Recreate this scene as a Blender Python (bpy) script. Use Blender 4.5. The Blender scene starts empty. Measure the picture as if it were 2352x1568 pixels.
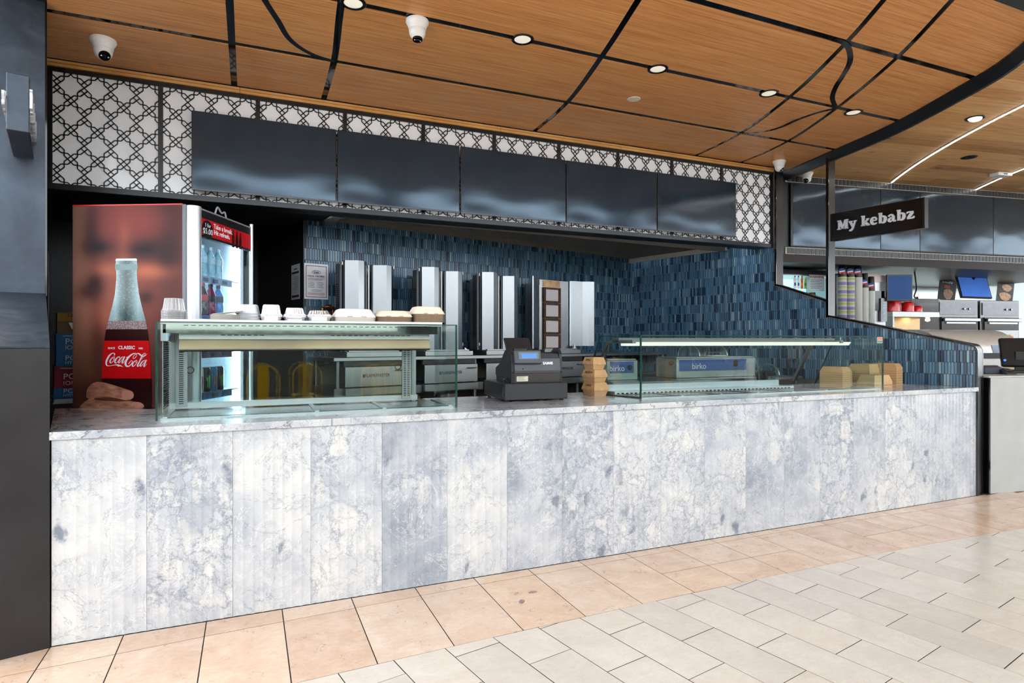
import bpy, bmesh, math, random
from mathutils import Matrix, Vector
random.seed(7)
R = math.radians
sc = bpy.context.scene
COL = sc.collection

# ------------------------------------------------------------------ camera, world, lights, exposure
cd = bpy.data.cameras.new('camera'); cam = bpy.data.objects.new('camera', cd); COL.objects.link(cam)
cam.location = (0.8434, -3.4661, 1.425)
cam.rotation_euler = (R(90), 0, R(-23.402))
cd.sensor_fit = 'HORIZONTAL'; cd.sensor_width = 36; cd.lens = 21.43; cd.clip_start = .05; cd.clip_end = 200
sc.camera = cam

w = bpy.data.worlds.new('mall_daylight'); sc.world = w; w.use_nodes = True
bg = w.node_tree.nodes['Background']
bg.inputs[0].default_value = (.88, .945, 1, 1); bg.inputs[1].default_value = 4.2

def area(name, loc, rot, sx, sy, power, col=(1, 1, 1)):
    l = bpy.data.lights.new(name, 'AREA'); l.shape = 'RECTANGLE'; l.size = sx; l.size_y = sy
    l.energy = power; l.color = col
    o = bpy.data.objects.new(name, l); COL.objects.link(o); o.location = loc; o.rotation_euler = rot
    return o

vs = sc.view_settings
vs.view_transform = 'Standard'; vs.look = 'None'; vs.gamma = 1; vs.use_curve_mapping = False
vs.exposure = 0.55
sc.cycles.use_denoising = True
sc.cycles.max_bounces = 6; sc.cycles.diffuse_bounces = 3; sc.cycles.glossy_bounces = 3
sc.cycles.use_adaptive_sampling = True; sc.cycles.adaptive_threshold = .09; sc.cycles.adaptive_min_samples = 14
sc.cycles.transmission_bounces = 4; sc.cycles.transparent_max_bounces = 16
sc.cycles.sample_clamp_indirect = 6; sc.cycles.caustics_reflective = False; sc.cycles.caustics_refractive = False

# ------------------------------------------------------------------ materials
def lin(c):
    return tuple((x / 12.92 if x <= .04045 else ((x + .055) / 1.055) ** 2.4) for x in [v / 255 for v in c])

class NT:
    """small wrapper to write node trees"""
    def __init__(s, name):
        s.m = bpy.data.materials.new(name); s.m.use_nodes = True; s.t = s.m.node_tree; s.t.nodes.clear()
        s.out = s.n('ShaderNodeOutputMaterial')
    def n(s, typ, ins=None, **kw):
        nd = s.t.nodes.new(typ)
        for k, v in kw.items(): setattr(nd, k, v)
        if ins:
            for k, v in ins.items(): s.put(nd.inputs[k], v)
        return nd
    def put(s, sock, v):
        if isinstance(v, bpy.types.NodeSocket): s.t.links.new(v, sock)
        elif isinstance(v, bpy.types.Node): s.t.links.new(v.outputs[0], sock)
        else:
            if sock.type == 'RGBA' and len(v) == 3: v = (*v, 1)
            sock.default_value = v
    def math(s, op, a, b=0., c=None):
        nd = s.n('ShaderNodeMath', {0: a, 1: b}, operation=op)
        if c is not None: s.put(nd.inputs[2], c)
        return nd.outputs[0]
    def vmath(s, op, a, b): return s.n('ShaderNodeVectorMath', {0: a, 1: b}, operation=op).outputs[0]
    def mix(s, f, a, b, blend='MIX'):
        nd = s.n('ShaderNodeMix', data_type='RGBA', blend_type=blend)
        s.put(nd.inputs[0], f); s.put(nd.inputs[6], a); s.put(nd.inputs[7], b); return nd.outputs[2]
    def ramp(s, f, stops, interp='LINEAR'):
        nd = s.n('ShaderNodeValToRGB', {0: f}); cr = nd.color_ramp; cr.interpolation = interp
        while len(cr.elements) < len(stops): cr.elements.new(.5)
        for e, (p, c) in zip(cr.elements, stops): e.position = p; e.color = (*c[:3], 1)
        return nd.outputs[0]
    def noise(s, vec, scale, detail=4, rough=.55, dist=0.):
        return s.n('ShaderNodeTexNoise', {'Vector': vec, 'Scale': scale, 'Detail': detail, 'Roughness': rough, 'Distortion': dist}).outputs[0]
    def obj(s): return s.n('ShaderNodeTexCoord').outputs['Object']
    def rnd(s): return s.n('ShaderNodeObjectInfo').outputs['Random']
    def scale(s, vec, xyz): return s.n('ShaderNodeMapping', {'Vector': vec, 'Scale': xyz}).outputs[0]
    def bsdf(s, **kw):
        nd = s.n('ShaderNodeBsdfPrincipled')
        for k, v in kw.items(): s.put(nd.inputs[k], v)
        s.t.links.new(nd.outputs[0], s.out.inputs[0]); return nd
    def bump(s, h, strength=.2, dist=.002):
        return s.n('ShaderNodeBump', {'Height': h, 'Strength': strength, 'Distance': dist}).outputs[0]

MATS = {}
def pm(name, col, rough=.5, metal=0., var=.06, scale=18., stretch=(1, 1, 1), emit=None, es=0., spec=.5, coat=0.):
    """plain surface with a little procedural mottling"""
    if name in MATS: return MATS[name]
    t = NT(name); c = lin(col)
    v = t.scale(t.obj(), stretch)
    nz = t.noise(v, scale, 3)
    a = tuple(x * (1 - var) for x in c); b = tuple(min(1, x * (1 + var)) for x in c)
    cc = t.ramp(nz, [(.3, a), (.7, b)])
    kw = {'Base Color': cc, 'Roughness': rough, 'Metallic': metal, 'Specular IOR Level': spec, 'Coat Weight': coat}
    if emit: kw['Emission Color'] = lin(emit); kw['Emission Strength'] = es
    t.bsdf(**kw); MATS[name] = t.m
    if emit and es < 3: t.m.cycles.emission_sampling = 'NONE'
    return t.m

def steel(name, col=(200, 200, 198), rough=.3, stretch=(60, 60, 1.5), var=.12, metal=1.):
    if name in MATS: return MATS[name]
    t = NT(name); v = t.scale(t.obj(), stretch); nz = t.noise(v, 6, 4); c = lin(col)
    cc = t.ramp(nz, [(.3, tuple(x * (1 - var) for x in c)), (.7, c)])
    rr = t.math('MULTIPLY_ADD', nz, .12, rough - .06)
    t.bsdf(**{'Base Color': cc, 'Roughness': rr, 'Metallic': metal}); MATS[name] = t.m; return t.m

def glass(name, tint=(225, 240, 236), refl=1.0, rough=0.):
    if name in MATS: return MATS[name]
    t = NT(name)
    nz = t.noise(t.obj(), 3., 2)
    tc = t.mix(t.math('MULTIPLY', nz, .25), lin(tint), (1, 1, 1))
    tr = t.n('ShaderNodeBsdfTransparent', {0: tc}); gl = t.n('ShaderNodeBsdfGlossy', {'Color': (1, 1, 1), 'Roughness': rough})
    bf = t.n('ShaderNodeNewGeometry').outputs['Backfacing']
    fr = t.n('ShaderNodeFresnel', {'IOR': t.math('MULTIPLY_ADD', bf, 1 / 1.5 - 1.5, 1.5)})
    f = t.math('MULTIPLY', fr, refl)
    mx = t.n('ShaderNodeMixShader', {0: f, 1: tr, 2: gl}); t.t.links.new(mx.outputs[0], t.out.inputs[0])
    MATS[name] = t.m; return t.m

# ------------------------------------------------------------------ geometry
class G:
    """collects faces for ONE mesh"""
    def __init__(s): s.v = []; s.f = []; s.mi = []; s.M = None; s.cur = 0
    def add(s, vs, fs, mi=None):
        o = len(s.v)
        for p in vs:
            p = Vector(p)
            if s.M is not None: p = s.M @ p
            s.v.append(p)
        for f in fs: s.f.append([i + o for i in f]); s.mi.append(s.cur if mi is None else mi)
        return s
    def box(s, x0, y0, z0, x1, y1, z1, mi=None):
        return s.add([(x0, y0, z0), (x1, y0, z0), (x1, y1, z0), (x0, y1, z0), (x0, y0, z1), (x1, y0, z1), (x1, y1, z1), (x0, y1, z1)],
                     [(0, 3, 2, 1), (4, 5, 6, 7), (0, 1, 5, 4), (1, 2, 6, 5), (2, 3, 7, 6), (3, 0, 4, 7)], mi)
    def cbox(s, c, d, mi=None):
        return s.box(c[0] - d[0] / 2, c[1] - d[1] / 2, c[2] - d[2] / 2, c[0] + d[0] / 2, c[1] + d[1] / 2, c[2] + d[2] / 2, mi)
    def bev(s, x0, y0, z0, x1, y1, z1, b=.004, mi=None):
        """box with chamfered vertical edges and top rim"""
        def ring(i, z): return [(x0 + b + i, y0 + i, z), (x1 - b - i, y0 + i, z), (x1 - i, y0 + b + i, z), (x1 - i, y1 - b - i, z), (x1 - b - i, y1 - i, z), (x0 + b + i, y1 - i, z), (x0 + i, y1 - b - i, z), (x0 + i, y0 + b + i, z)]
        rs = [ring(b, z0), ring(0, z0 + b), ring(0, z1 - b), ring(b, z1)]
        return s.rings(rs, mi=mi)
    def rings(s, rs, cap=True, mi=None, closed=True):
        n = len(rs[0]); vs = [p for r in rs for p in r]; fs = []
        for k in range(len(rs) - 1):
            for i in range(n if closed else n - 1):
                j = (i + 1) % n; fs.append((k * n + i, k * n + j, (k + 1) * n + j, (k + 1) * n + i))
        if cap: fs.append(tuple(range(n - 1, -1, -1))); fs.append(tuple((len(rs) - 1) * n + i for i in range(n)))
        return s.add(vs, fs, mi)
    def prism(s, pts, z0, z1, mi=None):
        """2-D outline in xy extruded along z"""
        return s.rings([[(x, y, z0) for x, y in pts], [(x, y, z1) for x, y in pts]], mi=mi)
    def prism_y(s, pts, y0, y1, mi=None):
        """outline in xz extruded along y"""
        return s.rings([[(x, y1, z) for x, z in pts], [(x, y0, z) for x, z in pts]], mi=mi)
    def prism_x(s, pts, x0, x1, mi=None):
        """outline in yz extruded along x"""
        return s.rings([[(x0, y, z) for y, z in pts], [(x1, y, z) for y, z in pts]], mi=mi)
    def lathe(s, prof, n=20, c=(0, 0, 0), mi=None, cap=True):
        rs = [[(c[0] + r * math.cos(2 * math.pi * i / n), c[1] + r * math.sin(2 * math.pi * i / n), c[2] + z) for i in range(n)] for r, z in prof]
        return s.rings(rs, cap=cap, mi=mi)
    def tube(s, pts, r, n=8, mi=None, cap=True):
        P = [Vector(p) for p in pts]; rs = []; up = None
        for i, p in enumerate(P):
            d = (P[min(i + 1, len(P) - 1)] - P[max(i - 1, 0)]).normalized()
            if up is None: up = d.orthogonal().normalized()
            up = (up - d * up.dot(d)).normalized(); sd = d.cross(up)
            rr = r[i] if isinstance(r, (list, tuple)) else r
            rs.append([p + (up * math.cos(2 * math.pi * k / n) + sd * math.sin(2 * math.pi * k / n)) * rr for k in range(n)])
        return s.rings(rs, cap=cap, mi=mi)
    def bar(s, a, b, w, t, nrm=(0, 1, 0), mi=None):
        """flat bar from a to b, width w, thickness t along nrm"""
        a = Vector(a); b = Vector(b); d = (b - a).normalized(); nn = Vector(nrm); sd = d.cross(nn).normalized() * w / 2; q = nn * t / 2
        return s.rings([[a - sd - q, a + sd - q, a + sd + q, a - sd + q], [b - sd - q, b + sd - q, b + sd + q, b - sd + q]], mi=mi)

def smooth_path(pts, n=5):
    """Catmull-Rom through tuples of any length"""
    out = []; P = [pts[0]] + list(pts) + [pts[-1]]
    for i in range(1, len(P) - 2):
        p0, p1, p2, p3 = P[i - 1], P[i], P[i + 1], P[i + 2]
        for k in range(n):
            t = k / n
            out.append(tuple(.5 * (2 * b + (c - a) * t + (2 * a - 5 * b + 4 * c - d) * t * t + (3 * b - a - 3 * c + d) * t ** 3) for a, b, c, d in zip(p0, p1, p2, p3)))
    out.append(tuple(pts[-1])); return out

def ribbon(g, pts, th=.001, y=0., mi=None, n=5):
    """pen stroke in the xz plane facing -y; pts are (x, z, width)"""
    P = smooth_path(pts, n); A = []; B = []
    for i, (x, z, wd) in enumerate(P):
        x0, z0, _ = P[max(i - 1, 0)]; x1, z1, _ = P[min(i + 1, len(P) - 1)]
        dx, dz = x1 - x0, z1 - z0; l = math.hypot(dx, dz) or 1; nx, nz = -dz / l * wd / 2, dx / l * wd / 2
        A.append((x + nx, z + nz)); B.append((x - nx, z - nz))
    rs = [[(a[0], y - th, a[1]), (b[0], y - th, b[1]), (b[0], y, b[1]), (a[0], y, a[1])] for a, b in zip(A, B)]
    g.rings(rs, mi=mi)

def data(g, name, mats, smooth=False):
    me = bpy.data.meshes.new(name); me.from_pydata([tuple(p) for p in g.v], [], g.f)
    for m in (mats if isinstance(mats, (list, tuple)) else [mats]): me.materials.append(m)
    if any(g.mi): me.polygons.foreach_set('material_index', g.mi)
    bm = bmesh.new(); bm.from_mesh(me); bmesh.ops.recalc_face_normals(bm, faces=bm.faces); bm.to_mesh(me); bm.free()
    if smooth:
        me.polygons.foreach_set('use_smooth', [True] * len(me.polygons))
        try: me.set_sharp_from_angle(angle=R(38))
        except Exception: pass
    return me

def tag(o, label=None, cat=None, group=None, kind=None):
    if label: o['label'] = label
    if cat: o['category'] = cat
    if group: o['group'] = group
    if kind: o['kind'] = kind
    return o

def put(name, me, parent=None, loc=(0, 0, 0), rot=(0, 0, 0)):
    o = bpy.data.objects.new(name, me); COL.objects.link(o)
    o.location = loc; o.rotation_euler = rot if not isinstance(rot, (int, float)) else (0, 0, rot)
    if parent: o.parent = parent
    return o

def part(name, g, mats, parent, smooth=False, loc=(0, 0, 0), rot=(0, 0, 0)):
    return put(name, data(g, name, mats, smooth), parent, loc, rot)

def thing(name, label, cat, loc=(0, 0, 0), rz=0., group=None, kind=None):
    o = put(name, None, None, loc, rz); o.empty_display_size = .1
    return tag(o, label, cat, group, kind)

def struct(name, g, mats, loc=(0, 0, 0), rz=0., smooth=False):
    return tag(put(name, data(g, name, mats, smooth), None, loc, rz), kind='structure')

def dup(o, parent=None, loc=None, rz=None, label=None):
    c = o.copy(); COL.objects.link(c)
    if parent: c.parent = parent
    if loc: c.location = loc
    if rz is not None: c.rotation_euler = (0, 0, rz)
    if label: c['label'] = label
    for ch in o.children: dup(ch, c)
    return c

def text(name, s, size, mat, parent, loc, rot=(R(90), 0, 0), align='CENTER', ext=.0006, bold=0., sx=1., shear=0., sp=1.):
    cu = bpy.data.curves.new(name, 'FONT'); cu.body = s; cu.size = size; cu.align_x = align; cu.align_y = 'CENTER'
    cu.extrude = ext; cu.offset = bold; cu.shear = shear; cu.space_character = sp; cu.resolution_u = 3
    t = bpy.data.objects.new(name, cu); COL.objects.link(t)
    dg = bpy.context.evaluated_depsgraph_get(); me = bpy.data.meshes.new_from_object(t.evaluated_get(dg))
    bpy.data.objects.remove(t); bpy.data.curves.remove(cu)
    me.materials.clear(); me.materials.append(mat)
    o = put(name, me, parent, loc, rot); o.scale = (sx, 1, 1); return o

# kitchen frame: the back and right walls stand 14.8 degrees off the counter line
KA = R(14.77); KC = Vector((5.98, 3.96)); K1 = Vector((math.cos(KA), math.sin(KA))); K2 = Vector((-math.sin(KA), math.cos(KA)))
def kw(x, y, z=0.):
    p = KC + K1 * x + K2 * y; return (p.x, p.y, z)
KM = Matrix.Translation((KC.x, KC.y, 0)) @ Matrix.Rotation(KA, 4, 'Z')
# neighbour's frame
NA = R(-9.4); NP = Vector((7.195, -.004)); N1 = Vector((math.cos(NA), math.sin(NA))); N2 = Vector((-math.sin(NA), math.cos(NA)))
def nw(x, y, z=0.):
    p = NP + N1 * x + N2 * y; return (p.x, p.y, z)
# ------------------------------------------------------------------ surface materials
def m_wood(name, c0, c1, c2, sc_=(1.2, 60, 1), knots=False, rough=.42):
    t = NT(name); r = t.rnd()
    base = t.obj()
    v = t.n('ShaderNodeVectorMath', {0: base, 1: t.n('ShaderNodeCombineXYZ', {0: t.math('MULTIPLY', r, 37.), 1: t.math('MULTIPLY', r, 91.), 2: 0.}).outputs[0]}, operation='ADD').outputs[0]
    v1 = t.scale(v, sc_)
    n1 = t.noise(v1, 1.6, 5, .62, .25)
    n2 = t.noise(t.scale(v, (sc_[0] * 2.2, sc_[1] * 4.5, 1)), 2.2, 3, .5)
    f = t.math('ADD', t.math('MULTIPLY', n1, .7), t.math('MULTIPLY', n2, .3))
    col = t.ramp(f, [(.33, lin(c0)), (.5, lin(c1)), (.66, lin(c2))])
    if knots:
        vo = t.n('ShaderNodeTexVoronoi', {'Vector': t.scale(v, (1.4, 5, 1)), 'Scale': 1.1, 'Randomness': 1.}).outputs['Distance']
        k = t.ramp(vo, [(.03, (1, 1, 1)), (.13, (0, 0, 0))])
        k2 = t.math('MULTIPLY', k, t.ramp(t.noise(v, 3., 3), [(.34, (0, 0, 0)), (.5, (1, 1, 1))]))
        col = t.mix(k2, col, lin((92, 55, 28)))
        tone = t.ramp(r, [(0, (.66, .58, .48)), (.35, (.95, .92, .88)), (.6, (1, 1, 1)), (1, (.84, .72, .6))])
        col = t.mix(1., col, tone, 'MULTIPLY')
    else:
        big = t.noise(t.scale(v, (.5, 2.2, 1)), 1.3, 2)
        col = t.mix(t.math('MULTIPLY', big, .25), col, lin(c0))
    t.bsdf(**{'Base Color': col, 'Roughness': rough, 'Specular IOR Level': .35, 'Normal': t.bump(f, .06)})
    return t.m
M_WOOD = m_wood('oak_laminate', (182, 116, 60), (224, 157, 94), (240, 186, 124))
M_LEDGE = m_wood('light_oak', (196, 138, 72), (214, 158, 92), (226, 174, 108))
M_OAK = m_wood('rustic_oak', (196, 142, 82), (228, 178, 116), (242, 202, 144), (1.3, 26, 1), True)
M_GLOSS = pm('black_gloss', (12, 12, 14), .08, var=.1)
M_BLACK = pm('matt_black', (14, 14, 15), .55, var=.15)
M_DARK = pm('dark_steel', (44, 46, 50), .42, .55, var=.2, scale=5)
M_PITCH = pm('dark_recess', (9, 9, 10), .8, var=.2)

def m_bluesteel():
    t = NT('blued_steel'); v = t.obj()
    n1 = t.noise(v, 2.2, 4, .6, .6); n2 = t.noise(v, 9., 4, .6, 1.2)
    f = t.math('ADD', t.math('MULTIPLY', n1, .7), t.math('MULTIPLY', n2, .3))
    col = t.ramp(f, [(.3, lin((46, 52, 60))), (.5, lin((62, 71, 82))), (.72, lin((88, 96, 106)))])
    t.bsdf(**{'Base Color': col, 'Metallic': .55, 'Roughness': t.math('MULTIPLY_ADD', n2, .25, .26)}); return t.m
M_BSTEEL = m_bluesteel()
M_BRONZE = steel('bronzed_steel', (50, 47, 46), .33, (2, 2, 50))
M_SS = steel('stainless', (170, 171, 171), .34, var=.05)
M_SSH = steel('stainless_brushed_along', (172, 173, 172), .34, (1.5, 60, 60), .06)
M_SSD = steel('stainless_dull', (128, 128, 127), .42, var=.06)
M_WHITE = pm('white_plastic', (232, 232, 230), .35, var=.02)
M_GGLASS = glass('case_glass', (246, 252, 250), .9)
M_GEDGE = pm('green_glass_edge', (24, 62, 52), .12, var=.2)

def m_marble(name, top=False):
    t = NT(name); r = t.rnd()
    off = t.n('ShaderNodeCombineXYZ', {0: t.math('MULTIPLY', r, 53.), 1: 0., 2: t.math('MULTIPLY', r, 127.)}).outputs[0]
    v = t.vmath('ADD', t.obj(), off)
    wv = t.n('ShaderNodeTexNoise', {'Vector': v, 'Scale': 5., 'Detail': 6, 'Roughness': .7}).outputs['Color']
    wd = t.n('ShaderNodeVectorMath', {0: wv, 3: .22}, operation='SCALE').outputs[0]
    vd = t.vmath('ADD', t.scale(v, (1, 1, .8)), wd)
    big = t.noise(v, 1.7, 4, .55, .6)
    mid = t.noise(vd, 6., 6, .68, .3)
    fine = t.noise(vd, 30., 5, .75, .2)
    f = t.math('ADD', t.math('MULTIPLY', big, .55), t.math('ADD', t.math('MULTIPLY', mid, .35), t.math('MULTIPLY', fine, .10)))
    r7 = t.math('FRACT', t.math('MULTIPLY', r, 7.31))
    f = t.math('ADD', f, t.math('MULTIPLY', t.math('SUBTRACT', r7, .5), .17))
    base = t.ramp(f, [(.33, lin((130, 136, 147))), (.43, lin((158, 163, 170))), (.53, lin((182, 184, 188))), (.66, lin((207, 205, 201)))])
    mask = t.ramp(t.math('ADD', t.noise(v, 2.6, 3, .5), t.math('MULTIPLY', t.math('SUBTRACT', t.math('FRACT', t.math('MULTIPLY', r, 13.7)), .5), .35)), [(.36, (0, 0, 0)), (.56, (1, 1, 1))])
    for sc_, am in ((9., .75), (22., .55)):          # pebbles in a darker matrix
        vo = t.n('ShaderNodeTexVoronoi', {'Vector': vd, 'Scale': sc_}, feature='F1')
        cell = t.n('ShaderNodeSeparateColor', {0: vo.outputs['Color']}).outputs[0]
        ed = t.n('ShaderNodeTexVoronoi', {'Vector': vd, 'Scale': sc_}, feature='DISTANCE_TO_EDGE').outputs['Distance']
        peb = t.math('MULTIPLY', t.ramp(cell, [(.45, (0, 0, 0)), (.7, (1, 1, 1))]), t.ramp(ed, [(.03, (0, 0, 0)), (.16, (1, 1, 1))]))
        base = t.mix(t.math('MULTIPLY', peb, t.math('MULTIPLY', mask, am)), base, t.ramp(cell, [(.5, lin((196, 198, 201))), (.8, lin((212, 208, 200))), (1, lin((172, 179, 189)))]))
        vein = t.math('MULTIPLY', t.ramp(ed, [(0., (1, 1, 1)), (.05, (0, 0, 0))]), mask)
        base = t.mix(t.math('MULTIPLY', vein, am * .95), base, lin((116, 124, 138)))
    v3 = t.n('ShaderNodeTexVoronoi', {'Vector': t.vmath('ADD', t.scale(v, (1.4, 1, .8)), wd), 'Scale': 6.}, feature='F1')   # slate inclusions
    c3 = t.n('ShaderNodeSeparateColor', {0: v3.outputs['Color']}).outputs[1]
    inc = t.math('MULTIPLY', t.ramp(c3, [(.87, (0, 0, 0)), (.89, (1, 1, 1))]), t.ramp(v3.outputs['Distance'], [(.20, (1, 1, 1)), (.36, (0, 0, 0))]))
    base = t.mix(t.math('MULTIPLY', inc, .8), base, lin((92, 102, 118)))
    va = t.math('ABSOLUTE', t.math('SUBTRACT', t.noise(v, 3.1, 6, .65, .9), .5))       # hairlines
    base = t.mix(t.math('MULTIPLY', t.ramp(va, [(0, (1, 1, 1)), (.008, (0, 0, 0))]), .55), base, lin((108, 113, 124)))
    vb = t.math('ABSOLUTE', t.math('SUBTRACT', t.noise(t.vmath('ADD', v, (3.3, 7.1, 2.2)), 4.0, 6, .7, .7), .5))
    base = t.mix(t.math('MULTIPLY', t.ramp(vb, [(0, (1, 1, 1)), (.010, (0, 0, 0))]), .6), base, lin((218, 217, 214)))
    if top:
        vc = t.math('ABSOLUTE', t.math('SUBTRACT', t.noise(v, 1.9, 6, .62, 1.2), .5))
        base = t.mix(t.ramp(vc, [(0, (.8, .8, .8)), (.012, (0, 0, 0))]), base, lin((84, 88, 96)))
    t.bsdf(**{'Base Color': base, 'Roughness': .14 if top else .36, 'Specular IOR Level': .5}); return t.m
M_MARBLE = m_marble('blue_grey_breccia_marble'); M_MTOP = m_marble('polished_marble', True)

def m_tile(name, cols, pits, rough=.16):
    t = NT(name); r = t.rnd()
    off = t.n('ShaderNodeCombineXYZ', {0: t.math('MULTIPLY', r, 61.), 1: t.math('MULTIPLY', r, 17.), 2: 0.}).outputs[0]
    v = t.vmath('ADD', t.obj(), off)
    big = t.noise(v, 5.5, 4, .6, .5)
    fine = t.noise(t.scale(v, (1, 1.6, 1)), 26, 5, .7, .8)
    f = t.math('ADD', t.math('MULTIPLY', big, .6), t.math('MULTIPLY', fine, .4))
    col = t.ramp(f, [(.32, lin(cols[0])), (.5, lin(cols[1])), (.66, lin(cols[2]))])
    col = t.mix(1., col, t.ramp(t.math('FRACT', t.math('MULTIPLY', r, 5.77)), [(0, lin(cols[3])), (.5, (1, 1, 1)), (1, lin(cols[4]))]), 'MULTIPLY')
    if pits:
        va = t.math('ABSOLUTE', t.math('SUBTRACT', t.noise(v, 17, 4, .6, 1.5), .5))
        pk = t.math('MULTIPLY', t.ramp(va, [(0, (1, 1, 1)), (.018, (0, 0, 0))]), t.ramp(t.noise(v, 9, 2), [(.56, (0, 0, 0)), (.66, (1, 1, 1))]))
        col = t.mix(t.math('MULTIPLY', pk, .75), col, lin((104, 66, 44)))
    else:
        va = t.math('ABSOLUTE', t.math('SUBTRACT', t.noise(t.scale(v, (1, 2.5, 1)), 5, 4, .6, 1.8), .5))
        col = t.mix(t.math('MULTIPLY', t.ramp(va, [(0, (1, 1, 1)), (.012, (0, 0, 0))]), .3), col, lin((176, 160, 144)))
    t.bsdf(**{'Base Color': col, 'Roughness': t.math('MULTIPLY_ADD', big, .12, rough), 'Specular IOR Level': .55}); return t.m
M_PINK = m_tile('peach_marble_tile', [(208, 177, 152), (217, 191, 169), (226, 207, 190), (244, 234, 228), (255, 248, 240)], True)
M_CREAM = m_tile('cream_marble_plank', [(205, 194, 182), (213, 203, 192), (220, 212, 202), (244, 242, 240), (255, 252, 248)], False)
M_GROUT = pm('dark_grout', (26, 22, 21), .9)

def m_kitkat(name, attr):
    t = NT(name)
    r = t.n('ShaderNodeAttribute', attribute_name='tone').outputs['Fac'] if attr else t.rnd()
    r2 = t.math('FRACT', t.math('MULTIPLY', r, 1.0))
    col = t.ramp(r2, [(0, lin((22, 42, 60))), (.14, lin((31, 56, 78))), (.2, lin((58, 90, 115))), (.5, lin((70, 104, 130))), (.8, lin((82, 116, 140))), (.93, lin((100, 132, 150))), (1, lin((132, 156, 166)))])
    nz = t.noise(t.obj(), 160., 3, .7)
    col = t.mix(t.math('MULTIPLY', t.ramp(nz, [(.56, (0, 0, 0)), (.68, (1, 1, 1))]), .5), col, lin((24, 48, 72)))
    t.bsdf(**{'Base Color': col, 'Roughness': .28, 'Specular IOR Level': .5}); return t.m
M_KK = m_kitkat('blue_glazed_tile', False); M_KKS = m_kitkat('blue_glazed_tile_field', True)
M_KGROUT = pm('tile_grout', (104, 98, 88), .8)

# ------------------------------------------------------------------ floor
def lerp(poly, a):
    if a <= poly[0][0]: (x0, y0), (x1, y1) = poly[0], poly[1]
    elif a >= poly[-1][0]: (x0, y0), (x1, y1) = poly[-2], poly[-1]
    else:
        for (x0, y0), (x1, y1) in zip(poly, poly[1:]):
            if x0 <= a <= x1: break
    return y0 + (y1 - y0) * (a - x0) / (x1 - x0)
ROW = [(-1, -.285), (0, -.215), (.65, -.171), (1.37, -.138), (2.1, -.108), (2.8, -.094), (4.3, -.079), (5.0, -.084), (5.7, -.102), (6.4, -.127), (7.2, -.17), (9, -.46)]
EDGE = [(-1, -.90), (0, -.82), (1.03, -.772), (1.74, -.738), (2.46, -.716), (3.2, -.698), (4.1, -.69), (4.75, -.684), (5.4, -.70), (6.2, -.74), (7.2, -.80), (9, -1.06)]
g = G(); g.box(-12, -14, -.12, 28, 6.5, -.0014)
FLOOR = struct('floor', g, M_GROUT)
def clip(poly, a, b, c):
    """keep a*x+b*y<=c"""
    out = []
    for i, p in enumerate(poly):
        q = poly[(i + 1) % len(poly)]; dp = a * p[0] + b * p[1] - c; dq = a * q[0] + b * q[1] - c
        if dp <= 0: out.append(p)
        if (dp < 0) != (dq < 0) and dp != dq: s = dp / (dp - dq); out.append((p[0] + (q[0] - p[0]) * s, p[1] + (q[1] - p[1]) * s))
    return out
def slab(name, poly, mat, parent, h=0.):
    cx = sum(p[0] for p in poly) / len(poly); cy = sum(p[1] for p in poly) / len(poly)
    g = G(); q = [(x - cx, y - cy) for x, y in poly]
    ins = [(x * (1 - .0015 / max(.03, math.hypot(x, y))), y * (1 - .0015 / max(.03, math.hypot(x, y)))) for x, y in q]
    g.rings([[(x, y, -.008) for x, y in q], [(x, y, -.0004) for x, y in q], [(x, y, 0) for x, y in ins]])
    return part(name, g, mat, parent, loc=(cx, cy, h))
gp_ = .0026
us = [-.70 + .0, -.37, -.004, .288] + [.288 + .3605 * k for k in range(1, 24)]
for i in range(len(us) - 1):
    a, b = us[i] + gp_, us[i + 1] - gp_
    back = -.004 if us[i] < 7.0 else lerp([(7.0, -.004), (9, -.33)], us[i])
    if us[i] < -.05: back = .6
    slab('peach_tile', [(a, lerp(ROW, a) + gp_), (b, lerp(ROW, b) + gp_), (b, back), (a, back)], M_PINK, FLOOR)
    two = 3.1 < us[i] < 4.2 or 4.95 < us[i] < 5.6 or us[i] > 6.6
    sk = lambda v: 0.0 * v
    if two:
        slab('peach_tile', [(a, -.397 + gp_), (b, -.397 + gp_), (b, lerp(ROW, b) - gp_), (a, lerp(ROW, a) - gp_)], M_PINK, FLOOR)
        slab('peach_tile', [(a, lerp(EDGE, a) + gp_ * .7), (b, lerp(EDGE, b) + gp_ * .7), (b, -.397 - gp_), (a, -.397 - gp_)], M_PINK, FLOOR)
    else:
        slab('peach_tile', [(a, lerp(EDGE, a) + gp_ * .7), (b, lerp(EDGE, b) + gp_ * .7), (b, lerp(ROW, b) - gp_), (a, lerp(ROW, a) - gp_)], M_PINK, FLOOR)
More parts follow.
